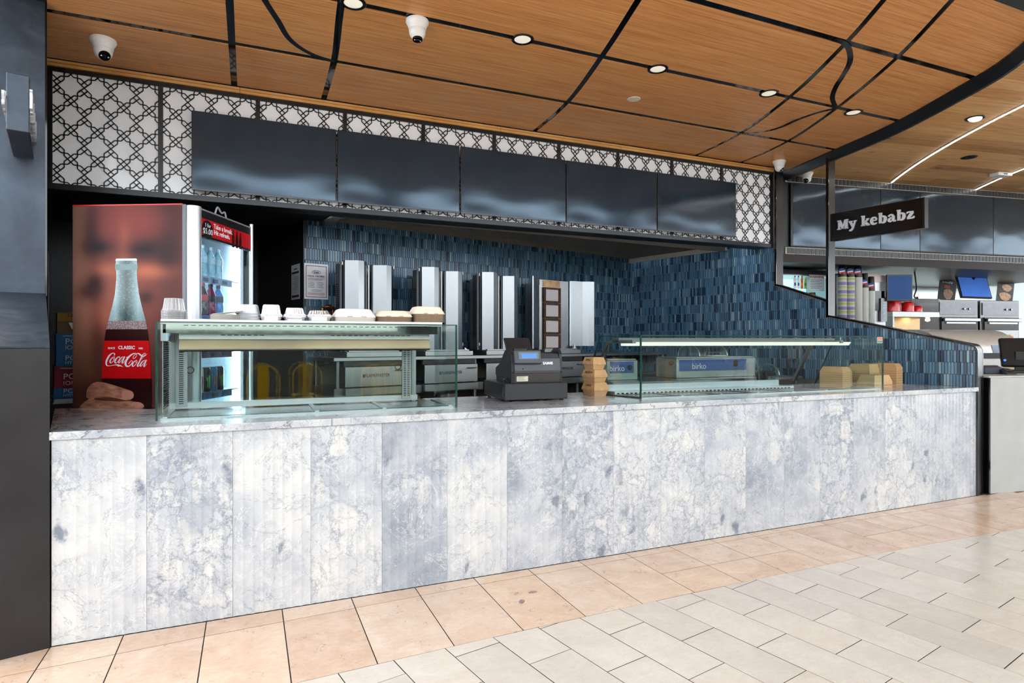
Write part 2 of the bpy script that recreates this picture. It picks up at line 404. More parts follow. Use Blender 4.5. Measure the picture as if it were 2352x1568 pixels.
# cream planks, running bond, laid askew
ed = Vector((.1914, -.9815)); ew = Vector((.9815, .1914)); PL, PW = .4795, .2405
o0 = Vector((3.164, -.795))
nplank = 0; far = G()
for i in range(-14, 22):
    for j in range(-3, 12):
        q = o0 + ew * (PW * i) + ed * (PL * (j + (.5 if i % 2 else 0)))
        h = .0024
        pts = [q - ew * (PW - h), q - ew * h, q - ew * h + ed * PL, q - ew * (PW - h) + ed * PL]
        pts = [p + ed * (h * (1 if k < 2 else -1)) for k, p in enumerate(pts)]
        poly = [(p.x, p.y) for p in pts]
        cx = sum(p[0] for p in poly) / 4
        e0, e1 = lerp(EDGE, cx - .15), lerp(EDGE, cx + .15); sl = (e1 - e0) / .3
        # y <= e0 + sl*(x-(cx-.15)) - gap
        poly = clip(poly, -sl, 1, e0 - sl * (cx - .15) - .0016)
        if len(poly) < 3: continue
        ar = abs(sum(poly[k][0] * poly[(k + 1) % len(poly)][1] - poly[(k + 1) % len(poly)][0] * poly[k][1] for k in range(len(poly)))) / 2
        if ar < .00015 or cx < -.9 or cx > 8.2: continue
        cy = sum(p[1] for p in poly) / len(poly)
        if cy < -3.3: continue
        slab('cream_plank', poly, M_CREAM, FLOOR, random.choice((0, 0, -.0006, .0005))); nplank += 1
# plain paving carrying on out of view
g = G(); g.box(-12, -14, -.02, 28, -3.5, -.0005); part('paving_beyond', g, M_CREAM, FLOOR)
g = G(); g.box(-6, -3.5, -.02, -1.0, -.95, -.0005); part('paving_beyond', g, M_CREAM, FLOOR)
g = G(); g.box(8.6, -3.5, -.02, 16, -1.2, -.0005); part('paving_beyond', g, M_CREAM, FLOOR)
# chewed-gum like stains
for k, (x, y) in enumerate(((2.33, -.33), (2.22, -.42))):
    t = tag(part('floor_scrap', G().lathe([(.03, 0), (.028, .002), (.01, .003)], 9, mi=0), pm('dried_scrap', (150, 130, 128), .8, var=.4, scale=60), None, loc=(x, y, 0), rot=(0, 0, k)),
        ['dried grey smear with a dark tip on a peach floor tile', 'small dried grey smear beside a peach tile joint'][k], 'stain', 'dried smears on the peach tiles')
    t.scale = (1, .55, .5)

# ------------------------------------------------------------------ counter
CT = thing('service_counter', 'long counter front of fluted blue-grey marble panels', 'counter', (0, 0, 0))
PWD = .385
def flute_panel(w, n):
    g = G(); top = []; d = .0034; q = 4
    for k in range(n):
        for j in range(q):
            a = j / q; top.append((w * (k + a) / n, d * math.sin(math.pi * a) ** .8))
    top.append((w, 0)); top.insert(0, (0, 0)) if top[0] != (0, 0) else None
    pts = [(.0006, .03)] + [(max(.0006, min(w - .0006, x)), y) for x, y in top] + [(w - .0006, .03)]
    g.prism(pts, 0, .962); return g
pmz = data(flute_panel(PWD, 8), 'fluted_panel', M_MARBLE)
for k in range(18):
    put('fluted_panel', pmz, CT, (PWD * k, 0, .002))
part('fluted_panel', flute_panel(7.016 - 18 * PWD, 2), M_MARBLE, CT, loc=(PWD * 18, 0, .002))
g = G(); g.box(0, .032, 0, 6.80, .75, .955); part('carcass', g, M_BLACK, CT)
g = G()
out = [(-.004, -.018), (7.024, -.018), (6.78, .95), (.66, .95), (.575, .79), (-.28, 1.225)]
g.rings([[(x, y, .966) for x, y in out], [(x, y, 1.0) for x, y in out], [(x * .9995 + .001, y * .997 + .001, 1.003) for x, y in out]])
WT = tag(part('marble_worktop', g, M_MTOP, None), 'polished white and grey veined marble worktop on the counter', 'worktop')
WT.name = 'worktop'

# ------------------------------------------------------------------ right partition (tiled) and its metal cap
Y0 = -4.095   # front end of the right wall in the kitchen frame (x = 0 is its tiled face)
prof = [(Y0, 0), (Y0, 1.34), (Y0 + .015, 1.37), (Y0 + .05, 1.392), (Y0 + 1.345, 1.70), (Y0 + 1.345, 1.86), (Y0 + 1.942, 2.085), (Y0 + 1.942, 3.48), (0, 3.48), (0, 0)]
g = G(); g.prism_x(prof, .008, .15)
WR = struct('wall_right', g, M_KGROUT, (KC.x, KC.y, 0), KA)
def top_at(t):
    if t < .05: return 1.385
    if t < 1.345: return 1.392 + (t - .05) * (1.70 - 1.392) / 1.295
    if t < 1.942: return 1.86 + (t - 1.345) * .225 / .597
    return 2.62
TP, TH, TD = .0256, .1130, .0102
def tile_mesh(w, h, d=TD):
    g = G(); b = .0012
    g.add([(0, 0, 0), (w, 0, 0), (w, 0, h), (0, 0, h), (b, -d, b), (w - b, -d, b), (w - b, -d, h - b), (b, -d, h - b)],
          [(4, 5, 6, 7), (0, 1, 5, 4), (1, 2, 6, 5), (2, 3, 7, 6), (3, 0, 4, 7)]); return g
TM = data(tile_mesh(TP - .0030, TH - .0030), 'glazed_tile', M_KK)
def tile_field(parent, cells, place, nmax, dark=1.):
    """cells: (s, z, width, height, importance); the nmax most visible become tiles of their own, the rest one field"""
    cells.sort(key=lambda c: -c[4]); g = G(); tones = []
    for k, (s, z, wd, hh, imp) in enumerate(cells):
        full = abs(wd - TP) < 1e-4 and abs(hh - TH) < 1e-4
        if k < nmax and full:
            o = put('glazed_tile', TM, parent); o.matrix_basis = place(s, z)
        else:
            g.M = place(s, z); gg = tile_mesh(max(.004, wd - .0030), max(.004, hh - .0030)); g.add(gg.v, gg.f)
            tones += [random.random()] * 5
    g.M = None
    me = data(g, 'glazed_tile_field', M_KKS)
    at = me.attributes.new('tone', 'FLOAT', 'FACE'); at.data.foreach_set('value', tones)
    o = put('glazed_tile_field', me, parent); return tag(o, 'many narrow blue glazed tiles', kind='stuff')
cells = []
nrow = int(2.62 / TH) + 1
for r_ in range(nrow):
    z = 1.004 + r_ * TH
    n = 0
    off = (0, .4, .15, .55, .3)[r_ % 5] * TP
    t_ = .004 - off
    while t_ < 4.09:
        a = max(t_, .004); wd = TP if a == t_ else TP - (a - t_)
        tp = min(top_at(a), top_at(a + wd)) - .004
        hh = min(TH, tp - z)
        if hh > .012 and wd > .006: cells.append((a + wd - TP, z, wd, hh, -a))
        t_ += TP
# tile face looks towards -x of the kitchen frame
def place_r(s, z): return Matrix.Translation((.008, Y0 + s + TP, z)) @ Matrix.Rotation(R(-90), 4, 'Z')
tile_field(WR, cells, place_r, 300)
# metal cap, posts
def cap(pts, w0, w1, th, mat, name, parent=None):
    g = G(); n = len(pts); outer = []
    for i, (y, z) in enumerate(pts):
        a = pts[max(i - 1, 0)]; b = pts[min(i + 1, n - 1)]; dy, dz = b[0] - a[0], b[1] - a[1]; l = math.hypot(dy, dz)
        outer.append((y - dz / l * th, z + dy / l * th))
    rs = [[(w0, y, z), (w1, y, z), (w1, oy, oz), (w0, oy, oz)] for (y, z), (oy, oz) in zip(pts, outer)]
    g.rings(rs)
    return g
arc = [(Y0, 0), (Y0, 1.32)] + [(Y0 + .06 - .06 * math.cos(a), 1.32 + .075 * math.sin(a)) for a in [R(k) for k in (15, 30, 45, 60, 72)]] + [(Y0 + .10, 1.404), (Y0 + 1.345, 1.702)]
T1 = struct('trim_1', cap(arc, -.004, .154, .010, M_BRONZE, 'c'), M_BRONZE, (KC.x, KC.y, 0), KA)
g = cap(arc, -.012, -.004, .014, M_BLACK, 'e'); part('edge_strip', g, M_GLOSS, T1)
g = cap(arc, .154, .160, .012, M_BLACK, 'e'); part('edge_strip', g, M_GLOSS, T1)
g = G(); g.box(-.004, Y0 + 1.333, 1.69, .154, Y0 + 1.352, 3.478)
T2 = struct('trim_2', g, M_BRONZE, (KC.x, KC.y, 0), KA)
g = G(); g.box(-.014, Y0 + 1.329, 1.69, -.004, Y0 + 1.356, 3.478); part('edge_strip', g, M_GLOSS, T2)
g = G(); g.box(-.004, Y0 + 1.930, 2.08, .154, Y0 + 1.942, 3.478)
T3 = struct('trim_3', g, M_BRONZE, (KC.x, KC.y, 0), KA)
g = G(); g.box(-.014, Y0 + 1.926, 2.08, -.004, Y0 + 1.945, 3.478); part('edge_strip', g, M_GLOSS, T3)
sil = [(Y0 + 1.352, 1.864), (Y0 + 1.936, 2.087)]
g = cap(sil, -.004, .154, .01, M_BRONZE, 'c'); T4 = struct('trim_4', g, M_SS, (KC.x, KC.y, 0), KA)
g = cap(sil, -.013, -.004, .014, M_BLACK, 'e'); part('edge_strip', g, M_GLOSS, T4)

# ------------------------------------------------------------------ back wall, dark passage
g = G(); g.box(-4.806, 0, 0, .15, .15, 2.75)
WB = struct('wall_back', g, M_KGROUT, (KC.x, KC.y, 0), KA)
cells = []
for r_ in range(13):
    z = 1.2 + r_ * TH; hh = min(TH, 2.62 - z); off = (.2, .6, 0, .45, .8)[r_ % 5] * TP; s = -4.806 + TP - off
    while s < -.01:
        cells.append((s, z, TP, hh, s)); s += TP
def place_b(s, z): return Matrix.Translation((s, 0, z))
tile_field(WB, cells, place_b, 0)
# dark return and far end of the passage
def m_blacktile():
    t = NT('black_ribbed_tile'); v = t.obj()
    br = t.n('ShaderNodeTexBrick', {'Vector': t.n('ShaderNodeMapping', {'Vector': v, 'Rotation': (R(90), 0, 0)}).outputs[0], 'Scale': 1., 'Color1': (.008, .009, .011, 1), 'Color2': (.012, .013, .016, 1), 'Mortar': (.003, .003, .003, 1), 'Mortar Size': .0016, 'Brick Width': .0256, 'Row Height': .113})
    t.bsdf(**{'Base Color': br.outputs[0], 'Roughness': .5}); return t.m
M_BT = m_blacktile()
g = G(); g.box(-4.81, -.006, 0, -4.66, 1.6, 2.75); struct('wall_return', g, M_BT, (KC.x, KC.y, 0), KA)
g = G(); g.box(-7.6, 1.5, 0, -4.6, 1.62, 2.75); struct('wall_passage', g, M_BT, (KC.x, KC.y, 0), KA)

# left partition: same zig-zag profile, seen from its end
LW = .27
lp = [(0, 0), (0, 1.34), (.02, 1.375), (.06, 1.392), (1.10, 1.706), (1.10, 3.48), (5.2, 3.48), (5.2, 0)]
g = G(); g.prism_x(lp, -LW, -.004)
WL = struct('wall_left', g, M_PITCH, (-.004, 0, 0), KA)
arcl = [(0, 0), (0, 1.385), (.006, 1.393), (1.088, 1.706)]
g = cap([(-.0, 0), (-.0, 1.392)], -LW - .006, -.002, .010, None, 'c'); TL = struct('trim_5', g, pm('black_plate', (40, 38, 40), .36, .4, var=.25, scale=4), (-.004, 0, 0), KA)
g = cap([(-.002, 1.393), (1.085, 1.706)], -LW - .006, -.002, .010, None, 'c'); part('sloping_cap', g, M_BSTEEL, TL)
g = G(); g.box(-LW - .004, 1.082, 1.706, -.002, 1.097, 3.478); TLP = struct('trim_6', g, M_BSTEEL, (-.004, 0, 0), KA)
g = G(); g.box(-.006, 1.078, 1.70, .004, 1.1, 3.478); part('edge_strip', g, M_GLOSS, TLP)
# the wall of the shop beyond the left partition
def m_panelw():
    t = NT('pink_panelled_wall'); v = t.obj()
    zz = t.n('ShaderNodeSeparateXYZ', {0: v}).outputs[2]
    up = t.ramp(t.math('DIVIDE', zz, 4.), [(.0, lin((150, 70, 46))), (.655, lin((168, 84, 56))), (.66, lin((206, 176, 156))), (1, lin((214, 190, 172)))], 'CONSTANT')
    ln = t.math('FRACT', t.math('MULTIPLY', zz, 2.7)); lm = t.math('LESS_THAN', ln, .02)
    t.bsdf(**{'Base Color': t.mix(lm, up, lin((230, 220, 212))), 'Roughness': .5}); return t.m
g = G(); g.box(-5, 1.9, 0, -.75, 2.0, 3.6); struct('wall_far_left', g, m_panelw())

# ------------------------------------------------------------------ bulkhead with fretwork panels
BV = 1.91; BZ0, BZ1 = 2.53, 3.415
U0 = -.475
BK = thing('bulkhead', 'black framed bulkhead of white panels behind geometric black fretwork', 'bulkhead', (0, BV, 0))
mul = [U0 + .0, U0 + .70] + [U0 + .70 + .6905 * k for k in range(1, 10)]
mul[-1] = 6.50
M_ACR = pm('white_acrylic', (243, 244, 246), .12, var=.01)
M_FRET = pm('black_powdercoat', (17, 17, 19), .4, var=.1)
for k in range(10):
    a, b = mul[k] + .014, mul[k + 1] - .014
    g = G(); g.box(a - .012, .008, BZ0 + .03, b + .012, .014, BZ1 - .02); part('white_panel', g, M_ACR, BK)
    cw, ch = (.1655, .2135) if k else (.1655, .2135)
    x_off = a + (.030 if k == 0 else .006); z_off = BZ1 - .03 - .092
    fg = G(); seg = {}
    GA = [(-38, 33), (0, 66), (42, 103), (118, 107), (150, 137), (223, 204), (223, 273), (300, 340)]
    zlo, zhi = BZ0 + .042, BZ1 - .03
    def clipseg(p, q):
        for ax, lo, hi in ((0, a, b), (1, zlo, zhi)):
            for s_, lim in ((1, hi), (-1, -lo)):
                dp, dq = s_ * p[ax] - lim, s_ * q[ax] - lim
                if dp > 0 and dq > 0: return None
                if dp > 0 or dq > 0:
                    f = dp / (dp - dq); m_ = (p[0] + (q[0] - p[0]) * f, p[1] + (q[1] - p[1]) * f)
                    if dp > 0: p = m_
                    else: q = m_
        return p, q
    for i in range(-1, 6):
        for j in range(-1, 6):
            for sx in (1, -1):
                for sy in (1, -1):
                    pts = [(x_off + (i + sx * px / 300) * cw, z_off - (j + sy * py / 340) * ch) for px, py in GA]
                    for p, q in zip(pts, pts[1:]):
                        key = tuple(sorted(((round(p[0], 3), round(p[1], 3)), (round(q[0], 3), round(q[1], 3)))))
                        if key in seg: continue
                        seg[key] = 1
                        c_ = clipseg(p, q)
                        if c_ and math.dist(*c_) > .001: fg.bar((c_[0][0], 0, c_[0][1]), (c_[1][0], 0, c_[1][1]), .0074, .005)
    part('fretwork', fg, M_FRET, BK, loc=(0, .004, 0))
for k, u in enumerate(mul):
    g = G(); g.box(u - .016, -.006, BZ0, u + .016, .03, BZ1); part('mullion', g, M_FRET, BK)
g = G(); g.box(U0 - .02, -.010, BZ0, 6.52, .03, BZ0 + .042); part('bottom_rail', g, pm('dark_aluminium', (38, 40, 44), .35, .3), BK)
g = G(); g.box(U0 - .02, -.008, BZ1 - .03, 6.52, .03, BZ1); part('top_rail', g, M_FRET, BK)
g = G(); g.box(U0 - .1, .02, BZ0 + .004, 6.55, .22, BZ1 + .05); part('backing_box', g, M_BLACK, BK)
for a, b in ((U0 - .02, .78), (.783, 3.04), (3.043, 4.4), (4.403, 6.52)):
    g = G(); g.box(a, -.02, BZ1 + .004, b, .03, BZ1 + .048); part('timber_ledge', g, M_LEDGE, BK)
g = G(); g.box(U0 - .02, -.022, BZ1 + .026, 6.52, -.018, BZ1 + .028); part('ledge_groove', g, M_BLACK, BK)
# ceiling of the passage and kitchen behind the bulkhead
g = G()
g.prism([(-1.2, 2.0), (1.62, 2.0), (1.50, 2.80), (1.30, 2.8), (1.0, 4.6), (-2.2, 3.8)], 2.60, 2.66); struct('soffit', g, M_PITCH)

# ------------------------------------------------------------------ timber ceiling
CZ = 3.48
C_L = [(-1.28, .30), (1.92, -.50)]
C1 = [(-1.28, .74), (1.92, .74)]
C2 = [(-1.28, 1.27), (.31, 1.36), (1.12, 1.42), (1.92, 1.432)]
C3 = [(-1.28, 2.76), (-.4, 3.0), (.29, 3.18), (1.16, 3.365), (1.92, 3.415)]
C4 = [(-1.28, 4.18), (-.99, 4.355), (-.51, 4.632), (.30, 5.02), (1.18, 5.31), (1.92, 5.39)]
C5 = [(-1.28, 4.64), (-1.15, 4.733), (-.52, 5.16), (.34, 5.61), (1.2, 5.945), (1.92, 6.045)]
C_E = [(-1.28, 5.53), (-1.03, 5.72), (-.79, 5.90), (-.45, 6.07), (.4, 6.42), (1.23, 6.62), (1.96, 6.79)]
def curve(poly, v):
    sm = smooth_path([tuple(p) for p in poly], 8)
    return lerp(sm, v)
bands = [-1.28, -.53, .32, 1.16, 1.90]
g = G(); g.prism([(.2, -1.30), (5.52, -1.30)] + [(curve(C_E, v), v) for v in (-1.0, -.6, -.2, .2, .6, 1.0, 1.4, 1.8)] + [(6.85, 2.2), (-.6, 2.2)], CZ + .005, CZ + .06)
CEIL = struct('ceiling', g, M_GLOSS)
lines = [C_L, C1, C2, C3, C4, C5, C_E]
hw = .023
for bi in range(4):
    v0, v1 = bands[bi] + (.029 if bi else 0), bands[bi + 1] - (.029 if bi < 3 else -.01)
    for ci in range(6):
        vsn = [v0 + (v1 - v0) * k / 8 for k in range(9)]
        l = [(curve(lines[ci], v) + (hw if ci else .005), v) for v in vsn]; r_ = [(curve(lines[ci + 1], v) - (hw if ci < 5 else 0), v) for v in vsn]
        pts = l + r_[::-1]
        g = G(); g.prism(pts, CZ, CZ + .012); part('timber_panel', g, M_WOOD, CEIL)
def strip(pts, w, name):
    sm = smooth_path(pts, 6); L = []; Rr = []
    for i, (x, y) in enumerate(sm):
        a = sm[max(i - 1, 0)]; b = sm[min(i + 1, len(sm) - 1)]; dx, dy = b[0] - a[0], b[1] - a[1]; q = math.hypot(dx, dy) or 1
        L.append((x - dy / q * w / 2, y + dx / q * w / 2)); Rr.append((x + dy / q * w / 2, y - dx / q * w / 2))
    g = G(); g.rings([[(a[0], a[1], CZ - .0015), (b[0], b[1], CZ - .0015), (b[0], b[1], CZ + .003), (a[0], a[1], CZ + .003)] for a, b in zip(L, Rr)])
    return part(name, g, M_GLOSS, CEIL)
strip([(.74, -.6), (.80, 0), (.88, .3), (.935, .493), (1.023, .727), (1.09, .914), (1.18, 1.04), (1.30, 1.125), (1.45, 1.16)], .038, "curved_inlay")
strip([(4.5, -.53), (4.63, -.515), (4.77, -.442), (4.92, -.323), (5.07, -.148), (5.20, .015), (5.37, .183), (5.6, .33)], .038, "curved_inlay")
strip([(5.604, .325), (5.54, .461), (5.515, .673), (5.53, .88), (5.47, 1.049), (5.30, 1.17)], .038, "curved_inlay")
# curved edge beam
g = G(); rs = []
for k in range(25):
    v = -1.3 + (2.05 + 1.3) * k / 24; u = curve(C_E, v)
    rs.append([(u - .004, v, CZ - .012), (u + .075, v + .01, CZ - .08), (u + .105, v + .012, CZ - .08), (u + .115, v + .012, CZ + .08), (u - .004, v, CZ + .08)])
g.rings(rs); BEAM = struct('trim_7', g, pm('black_beam', (26, 26, 29), .3, var=.15))
g = G(); g.box(-.6, -1.36, CZ - .03, 6.2, -1.28, CZ + .5); struct('trim_8', g, M_DARK)
g = G(); g.prism_x([(-1.4, CZ - .004), (1.1, CZ - .004), (1.1, CZ + .1), (-1.4, CZ + .1)], -LW - .1, .0); struct('trim_9', g, M_BLACK, (-.004, 0, 0), KA)

# unseen concourse: roof and opposite wall added to shape light and reflections, sky between
M_CONC = pm('concourse_white', (226, 226, 224), .7, var=.02)
g = G(); g.box(-12, -7.0, 5.2, 28, -1.36, 5.4); struct('sky_block_roof', g, M_CONC)  # added roof out of view, keeps overhead sky off the floor
g = G(); g.box(-12, -1.40, CZ + .5, 28, -1.30, 5.4); struct('fascia_wall', g, M_CONC)
g = G(); g.box(-12, -12.2, 0, 28, -12, 1.7); struct('reflection_wall', g, pm('reflection_wall_dark', (62, 58, 56), .7, var=.3, scale=.6))  # added out of view, dark to keep the case glass reflections low
g = G(); g.box(-12, -12.3, 1.7, 28, -11.9, 2.9); struct('bounce_fascia', g, pm('bounce_pale', (222, 222, 220), .6, var=.05, scale=.5))  # added pale band out of view, sends light onto the bulkhead
for k, x in enumerate((-3.2, 3.6, 10.4, 17.2)):
    g = G(); g.box(x, -8.2, 0, x + .7, -7.5, 5.2); struct('pillar_%d' % (k + 1), g, pm('pillar_dark', (52, 54, 58), .4))
# ------------------------------------------------------------------ menu screens
def m_screen():
    t = NT('dark_screen'); nz = t.noise(t.obj(), 2.2, 3)
    wob = t.bump(t.noise(t.scale(t.obj(), (1.2, 1, 2.4)), 1.1, 1), .25, .05)
    t.bsdf(**{'Base Color': t.ramp(nz, [(.3, lin((26, 37, 48))), (.7, lin((34, 46, 58)))]), 'Roughness': .13, 'Specular IOR Level': .8, 'Specular Tint': (.62, .82, 1., 1), 'Normal': wob}); return t.m
M_SCR = m_screen()
M_BEZ = pm('screen_bezel', (13, 13, 15), .3)
def tv(name, w, h, label, loc, rz, group, d=.05):
    t = thing(name, label, 'screen', loc, rz, group)
    g = G(); g.bev(-w / 2, -.006, 0, w / 2, .012, h, .003); part('casing', g, M_BEZ, t)
    g = G(); g.box(-w / 2 + .007, -.0075, .013, w / 2 - .007, -.0055, h - .007); part('panel', g, M_SCR, t)
    g = G(); g.bev(-w / 2 + .12, .012, .05, w / 2 - .12, d, h * .62, .01); part('back_housing', g, M_BEZ, t)
    g = G(); g.box(-w / 2, -.0085, 0, w / 2, -.006, .010); part('chin_strip', g, pm('chin', (70, 72, 78), .3, .5), t)
    g = G(); g.bev(-.018, -.010, -.007, .018, .003, .001, .002); part('sensor', g, pm('clear_nub', (96, 100, 106), .25), t)
    g = G(); g.box(-.1, d - .005, h * .3, .1, d + .018, h * .6); part('wall_bracket', g, M_BLACK, t)
    return t
tvs = [(.442, 1.522, 'leftmost blank menu screen over the fridge, on the white fretwork'), (1.533, 2.612, 'second blank menu screen from the left on the fretwork bulkhead'),
       (2.624, 3.71, 'middle one of the five blank menu screens on the fretwork bulkhead'), (3.719, 4.797, 'fourth blank menu screen from the left on the fretwork bulkhead'),
       (4.808, 5.88, 'rightmost blank menu screen on the fretwork bulkhead, nearest the steel post')]
for a, b, lb in tvs:
    tv('menu_screen', b - a, .612, lb, ((a + b) / 2, 1.83, 2.595), 0., 'blank menu screens on the bulkhead')

# ------------------------------------------------------------------ ceiling fittings
M_DIFF = pm('frosted_diffuser', (226, 220, 208), .5, var=.02, emit=(255, 244, 224), es=.35)
LT = [(1.429, .315, 'recessed downlight at the top edge, leftmost of the five in the timber ceiling'), (2.556, .310, 'recessed downlight beside the white camera, second of five in the ceiling'),
      (3.678, .316, 'middle recessed downlight of five along the black ceiling strip'), (4.80, .322, 'recessed downlight before the crossing curved inlays, fourth of five'), (5.827, .337, 'recessed downlight past the curved inlays, nearest the curved black beam')]
for u, v, lb in LT:
    t = thing('downlight', lb, 'ceiling light', (u, v, CZ), 0, 'round downlights along the ceiling strip')
    g = G(); g.lathe([(.055, .0), (.058, -.005), (.074, -.006), (.078, -.002), (.078, .004), (.055, .004)], 32, cap=False); part('trim_ring', g, M_GLOSS, t, True)
    g = G(); g.lathe([(.0555, -.002), (.050, -.0045), (.03, -.005), (.004, -.0052)], 28); part('diffuser', g, M_DIFF, t, True)
t = thing('ceiling_disc', 'small plain white disc flush in the timber ceiling', 'vent', (3.843, .864, CZ))
g = G(); g.lathe([(.055, -.002), (.053, -.005), (.03, -.007), (.003, -.007)], 28); part('cover', g, pm('cream_disc', (226, 214, 196), .5, var=.02), t, True)
g = G(); g.lathe([(.056, 0), (.058, -.002), (.054, -.0022)], 28); part('rim', g, pm('cream_rim', (206, 190, 168), .5, var=.02), t, True)

def camera_dome(label, loc, rz, tilt, s=1.):
    t = thing('security_camera', label, 'security camera', loc, rz, 'white security cameras on the ceilings'); t.scale = (s, s, s)
    g = G(); g.lathe([(.060, 0), (.061, -.012), (.056, -.022), (.050, -.030), (.046, -.05), (.040, -.052)], 28); part('base', g, M_WHITE, t, True)
    ball = [(.0435 * math.sin(R(a)), -.0435 * math.cos(R(a))) for a in range(4, 150, 12)]
    h = part('eyeball', G().lathe(ball, 24), M_WHITE, t, True, loc=(0, 0, -.062), rot=(R(tilt), 0, 0))
    g = G(); g.lathe([(.026, -.034), (.0275, -.040), (.026, -.0445), (.004, -.046)], 20); f = part('lens_face', g, M_GLOSS, h, True)
    g = G(); g.lathe([(.010, -.046), (.009, -.048), (.003, -.0485)], 14); part('lens', g, pm('lens_glass', (30, 24, 44), .05), f, True)
    for q in (-1, 1): part('led', G().lathe([(.004, -.0462), (.002, -.0475)], 8, (q * .016, 0, 0)), M_WHITE, f)
    return t
camera_dome('white turret camera on the timber ceiling above the fretwork, lens turned down', (-.063, 1.45, CZ), R(25), -40, 1.3)
camera_dome('white turret camera hanging straight down beside the long ceiling strip', (1.838, .36, CZ), R(5), -6, 1.2)
camera_dome('white turret camera at the right end of the fretwork by the steel post', (6.40, 1.70, CZ), R(30), -42, 1.15)
camera_dome('white turret camera on the oak ceiling beyond the black beam, behind the first post', (7.10, 1.93, CZ), R(-70), -50, 1.15)

# ------------------------------------------------------------------ blade signs
M_SIGNF = pm('black_sign_face', (10, 10, 11), .1, var=.1)
M_LET = pm('silver_letter', (200, 202, 206), .35, .1, var=.04)
def glyph_strokes():
    # heavy slab letters: (x, z, width) strokes on a 0..1 x-height grid
    S = {}
    W = .40
    def stem(x, z0, z1, w=W): return [(x, z0, w), (x, (z0 + z1) / 2, w * .94), (x, z1, w)]
    def serif(x0, x1, z, w=.17): return [(x0, z, w * .75), ((x0 + x1) / 2, z, w), (x1, z, w * .75)]
    S['M'] = (1.62, [stem(.30, 0, 1.35, .3), stem(1.32, 0, 1.35, .42), [(.36, 1.3, .36), (.62, .7, .36), (.80, .1, .22)], [(.80, .1, .2), (1.0, .75, .2), (1.2, 1.3, .3)], serif(.0, .58, .08), serif(1.02, 1.62, .08), serif(.02, .45, 1.28), serif(1.2, 1.60, 1.28)])
    S['y'] = (1.15, [[(.26, .92, .36), (.46, .5, .36), (.62, .12, .30)], [(.92, .92, .2), (.74, .4, .24), (.54, -.12, .28), (.30, -.34, .26), (.12, -.26, .22)], serif(.0, .58, .93, .15), serif(.70, 1.15, .93, .15)])
    S['k'] = (1.20, [stem(.32, 0, 1.45), [(.45, .42, .2), (.70, .62, .24), (.96, .86, .2)], [(.55, .55, .26), (.80, .28, .36), (1.02, .08, .34)], serif(.0, .60, .08), serif(.02, .40, 1.38), serif(.72, 1.14, .92, .15), serif(.74, 1.22, .08)])
    S['e'] = (1.06, [[(.20, .55, .2), (.55, .55, .16), (.86, .56, .2)], [(.86, .60, .24), (.76, .88, .22), (.52, .97, .2), (.28, .82, .34), (.21, .48, .40), (.32, .18, .36), (.60, .06, .26), (.90, .18, .14)]])
    S['b'] = (1.14, [stem(.28, .02, 1.45), serif(.0, .36, 1.38), [(.40, .80, .16), (.62, .94, .2), (.86, .78, .36), (.92, .48, .42), (.80, .16, .34), (.56, .04, .2), (.36, .12, .16)]])
    S['a'] = (1.14, [[(.16, .74, .28), (.34, .93, .2), (.60, .92, .26), (.74, .70, .36)], stem(.75, .1, .72, .38), [(.72, .55, .14), (.42, .50, .22), (.20, .28, .34), (.34, .06, .24), (.62, .14, .14)], [(.78, .12, .3), (.96, .05, .2), (1.12, .12, .12)]])
    S['z'] = (1.0, [[(.12, .72, .14), (.16, .90, .2), (.5, .91, .2), (.86, .90, .2)], [(.80, .86, .3), (.50, .50, .36), (.22, .14, .3)], [(.12, .09, .2), (.5, .09, .2), (.84, .12, .22), (.94, .32, .12)]])
    S[' '] = (.5, [])
    return S
GS = glyph_strokes()
def sign_word(s):
    out = []; x = 0.
    for ch in s:
        adv, st = GS[ch]; out.append((ch, x, st)); x += adv + .04
    return out, x
def blade_sign(label, loc, rz, ln, th, h, z, face):
    """arm along +y of its frame (away from the viewer); face: +1 letters on +x side, -1 on -x side"""
    t = thing('blade_sign', label, 'sign', (loc[0], loc[1], z), rz, 'projecting shop signs')
    g = G(); g.bev(-th / 2, 0, 0, th / 2, ln, h, .003); part('box', g, M_BSTEEL if face > 0 else M_BRONZE, t)
    for sd in (-1, 1):
        g = G(); x = sd * (th / 2 + .002); g.box(min(x, sd * th / 2), .02, .008, max(x, sd * th / 2), ln - .02, h - .008); fp = part('face_panel', g, M_SIGNF, t)
        word, tot = sign_word('My kebabz'); k = .074; x0 = (ln - tot * k) / 2
        for ch, xx, st in word:
            if not st: continue
            g = G()
            for s_ in st: ribbon(g, [(a * k, b * k * 1.0, c * k) for a, b, c in s_], .012)
            o = part('letter', g, M_LET, fp, rot=(0, 0, R(-90) if sd < 0 else R(90)))
            yy = (ln - x0 - xx * k) if sd < 0 else (x0 + xx * k)
            o.location = (sd * (th / 2 + .003), yy, h * .36)
    return t
blade_sign('black blade sign with silver letters on the right-hand steel post', (6.855, .345), R(9.4), .93, .075, .296, 2.518, -1)
blade_sign('dark steel blade sign projecting from the left-hand steel post, seen end on', (-.255, .46), R(13.0), .62, .094, .296, 2.518, 1)

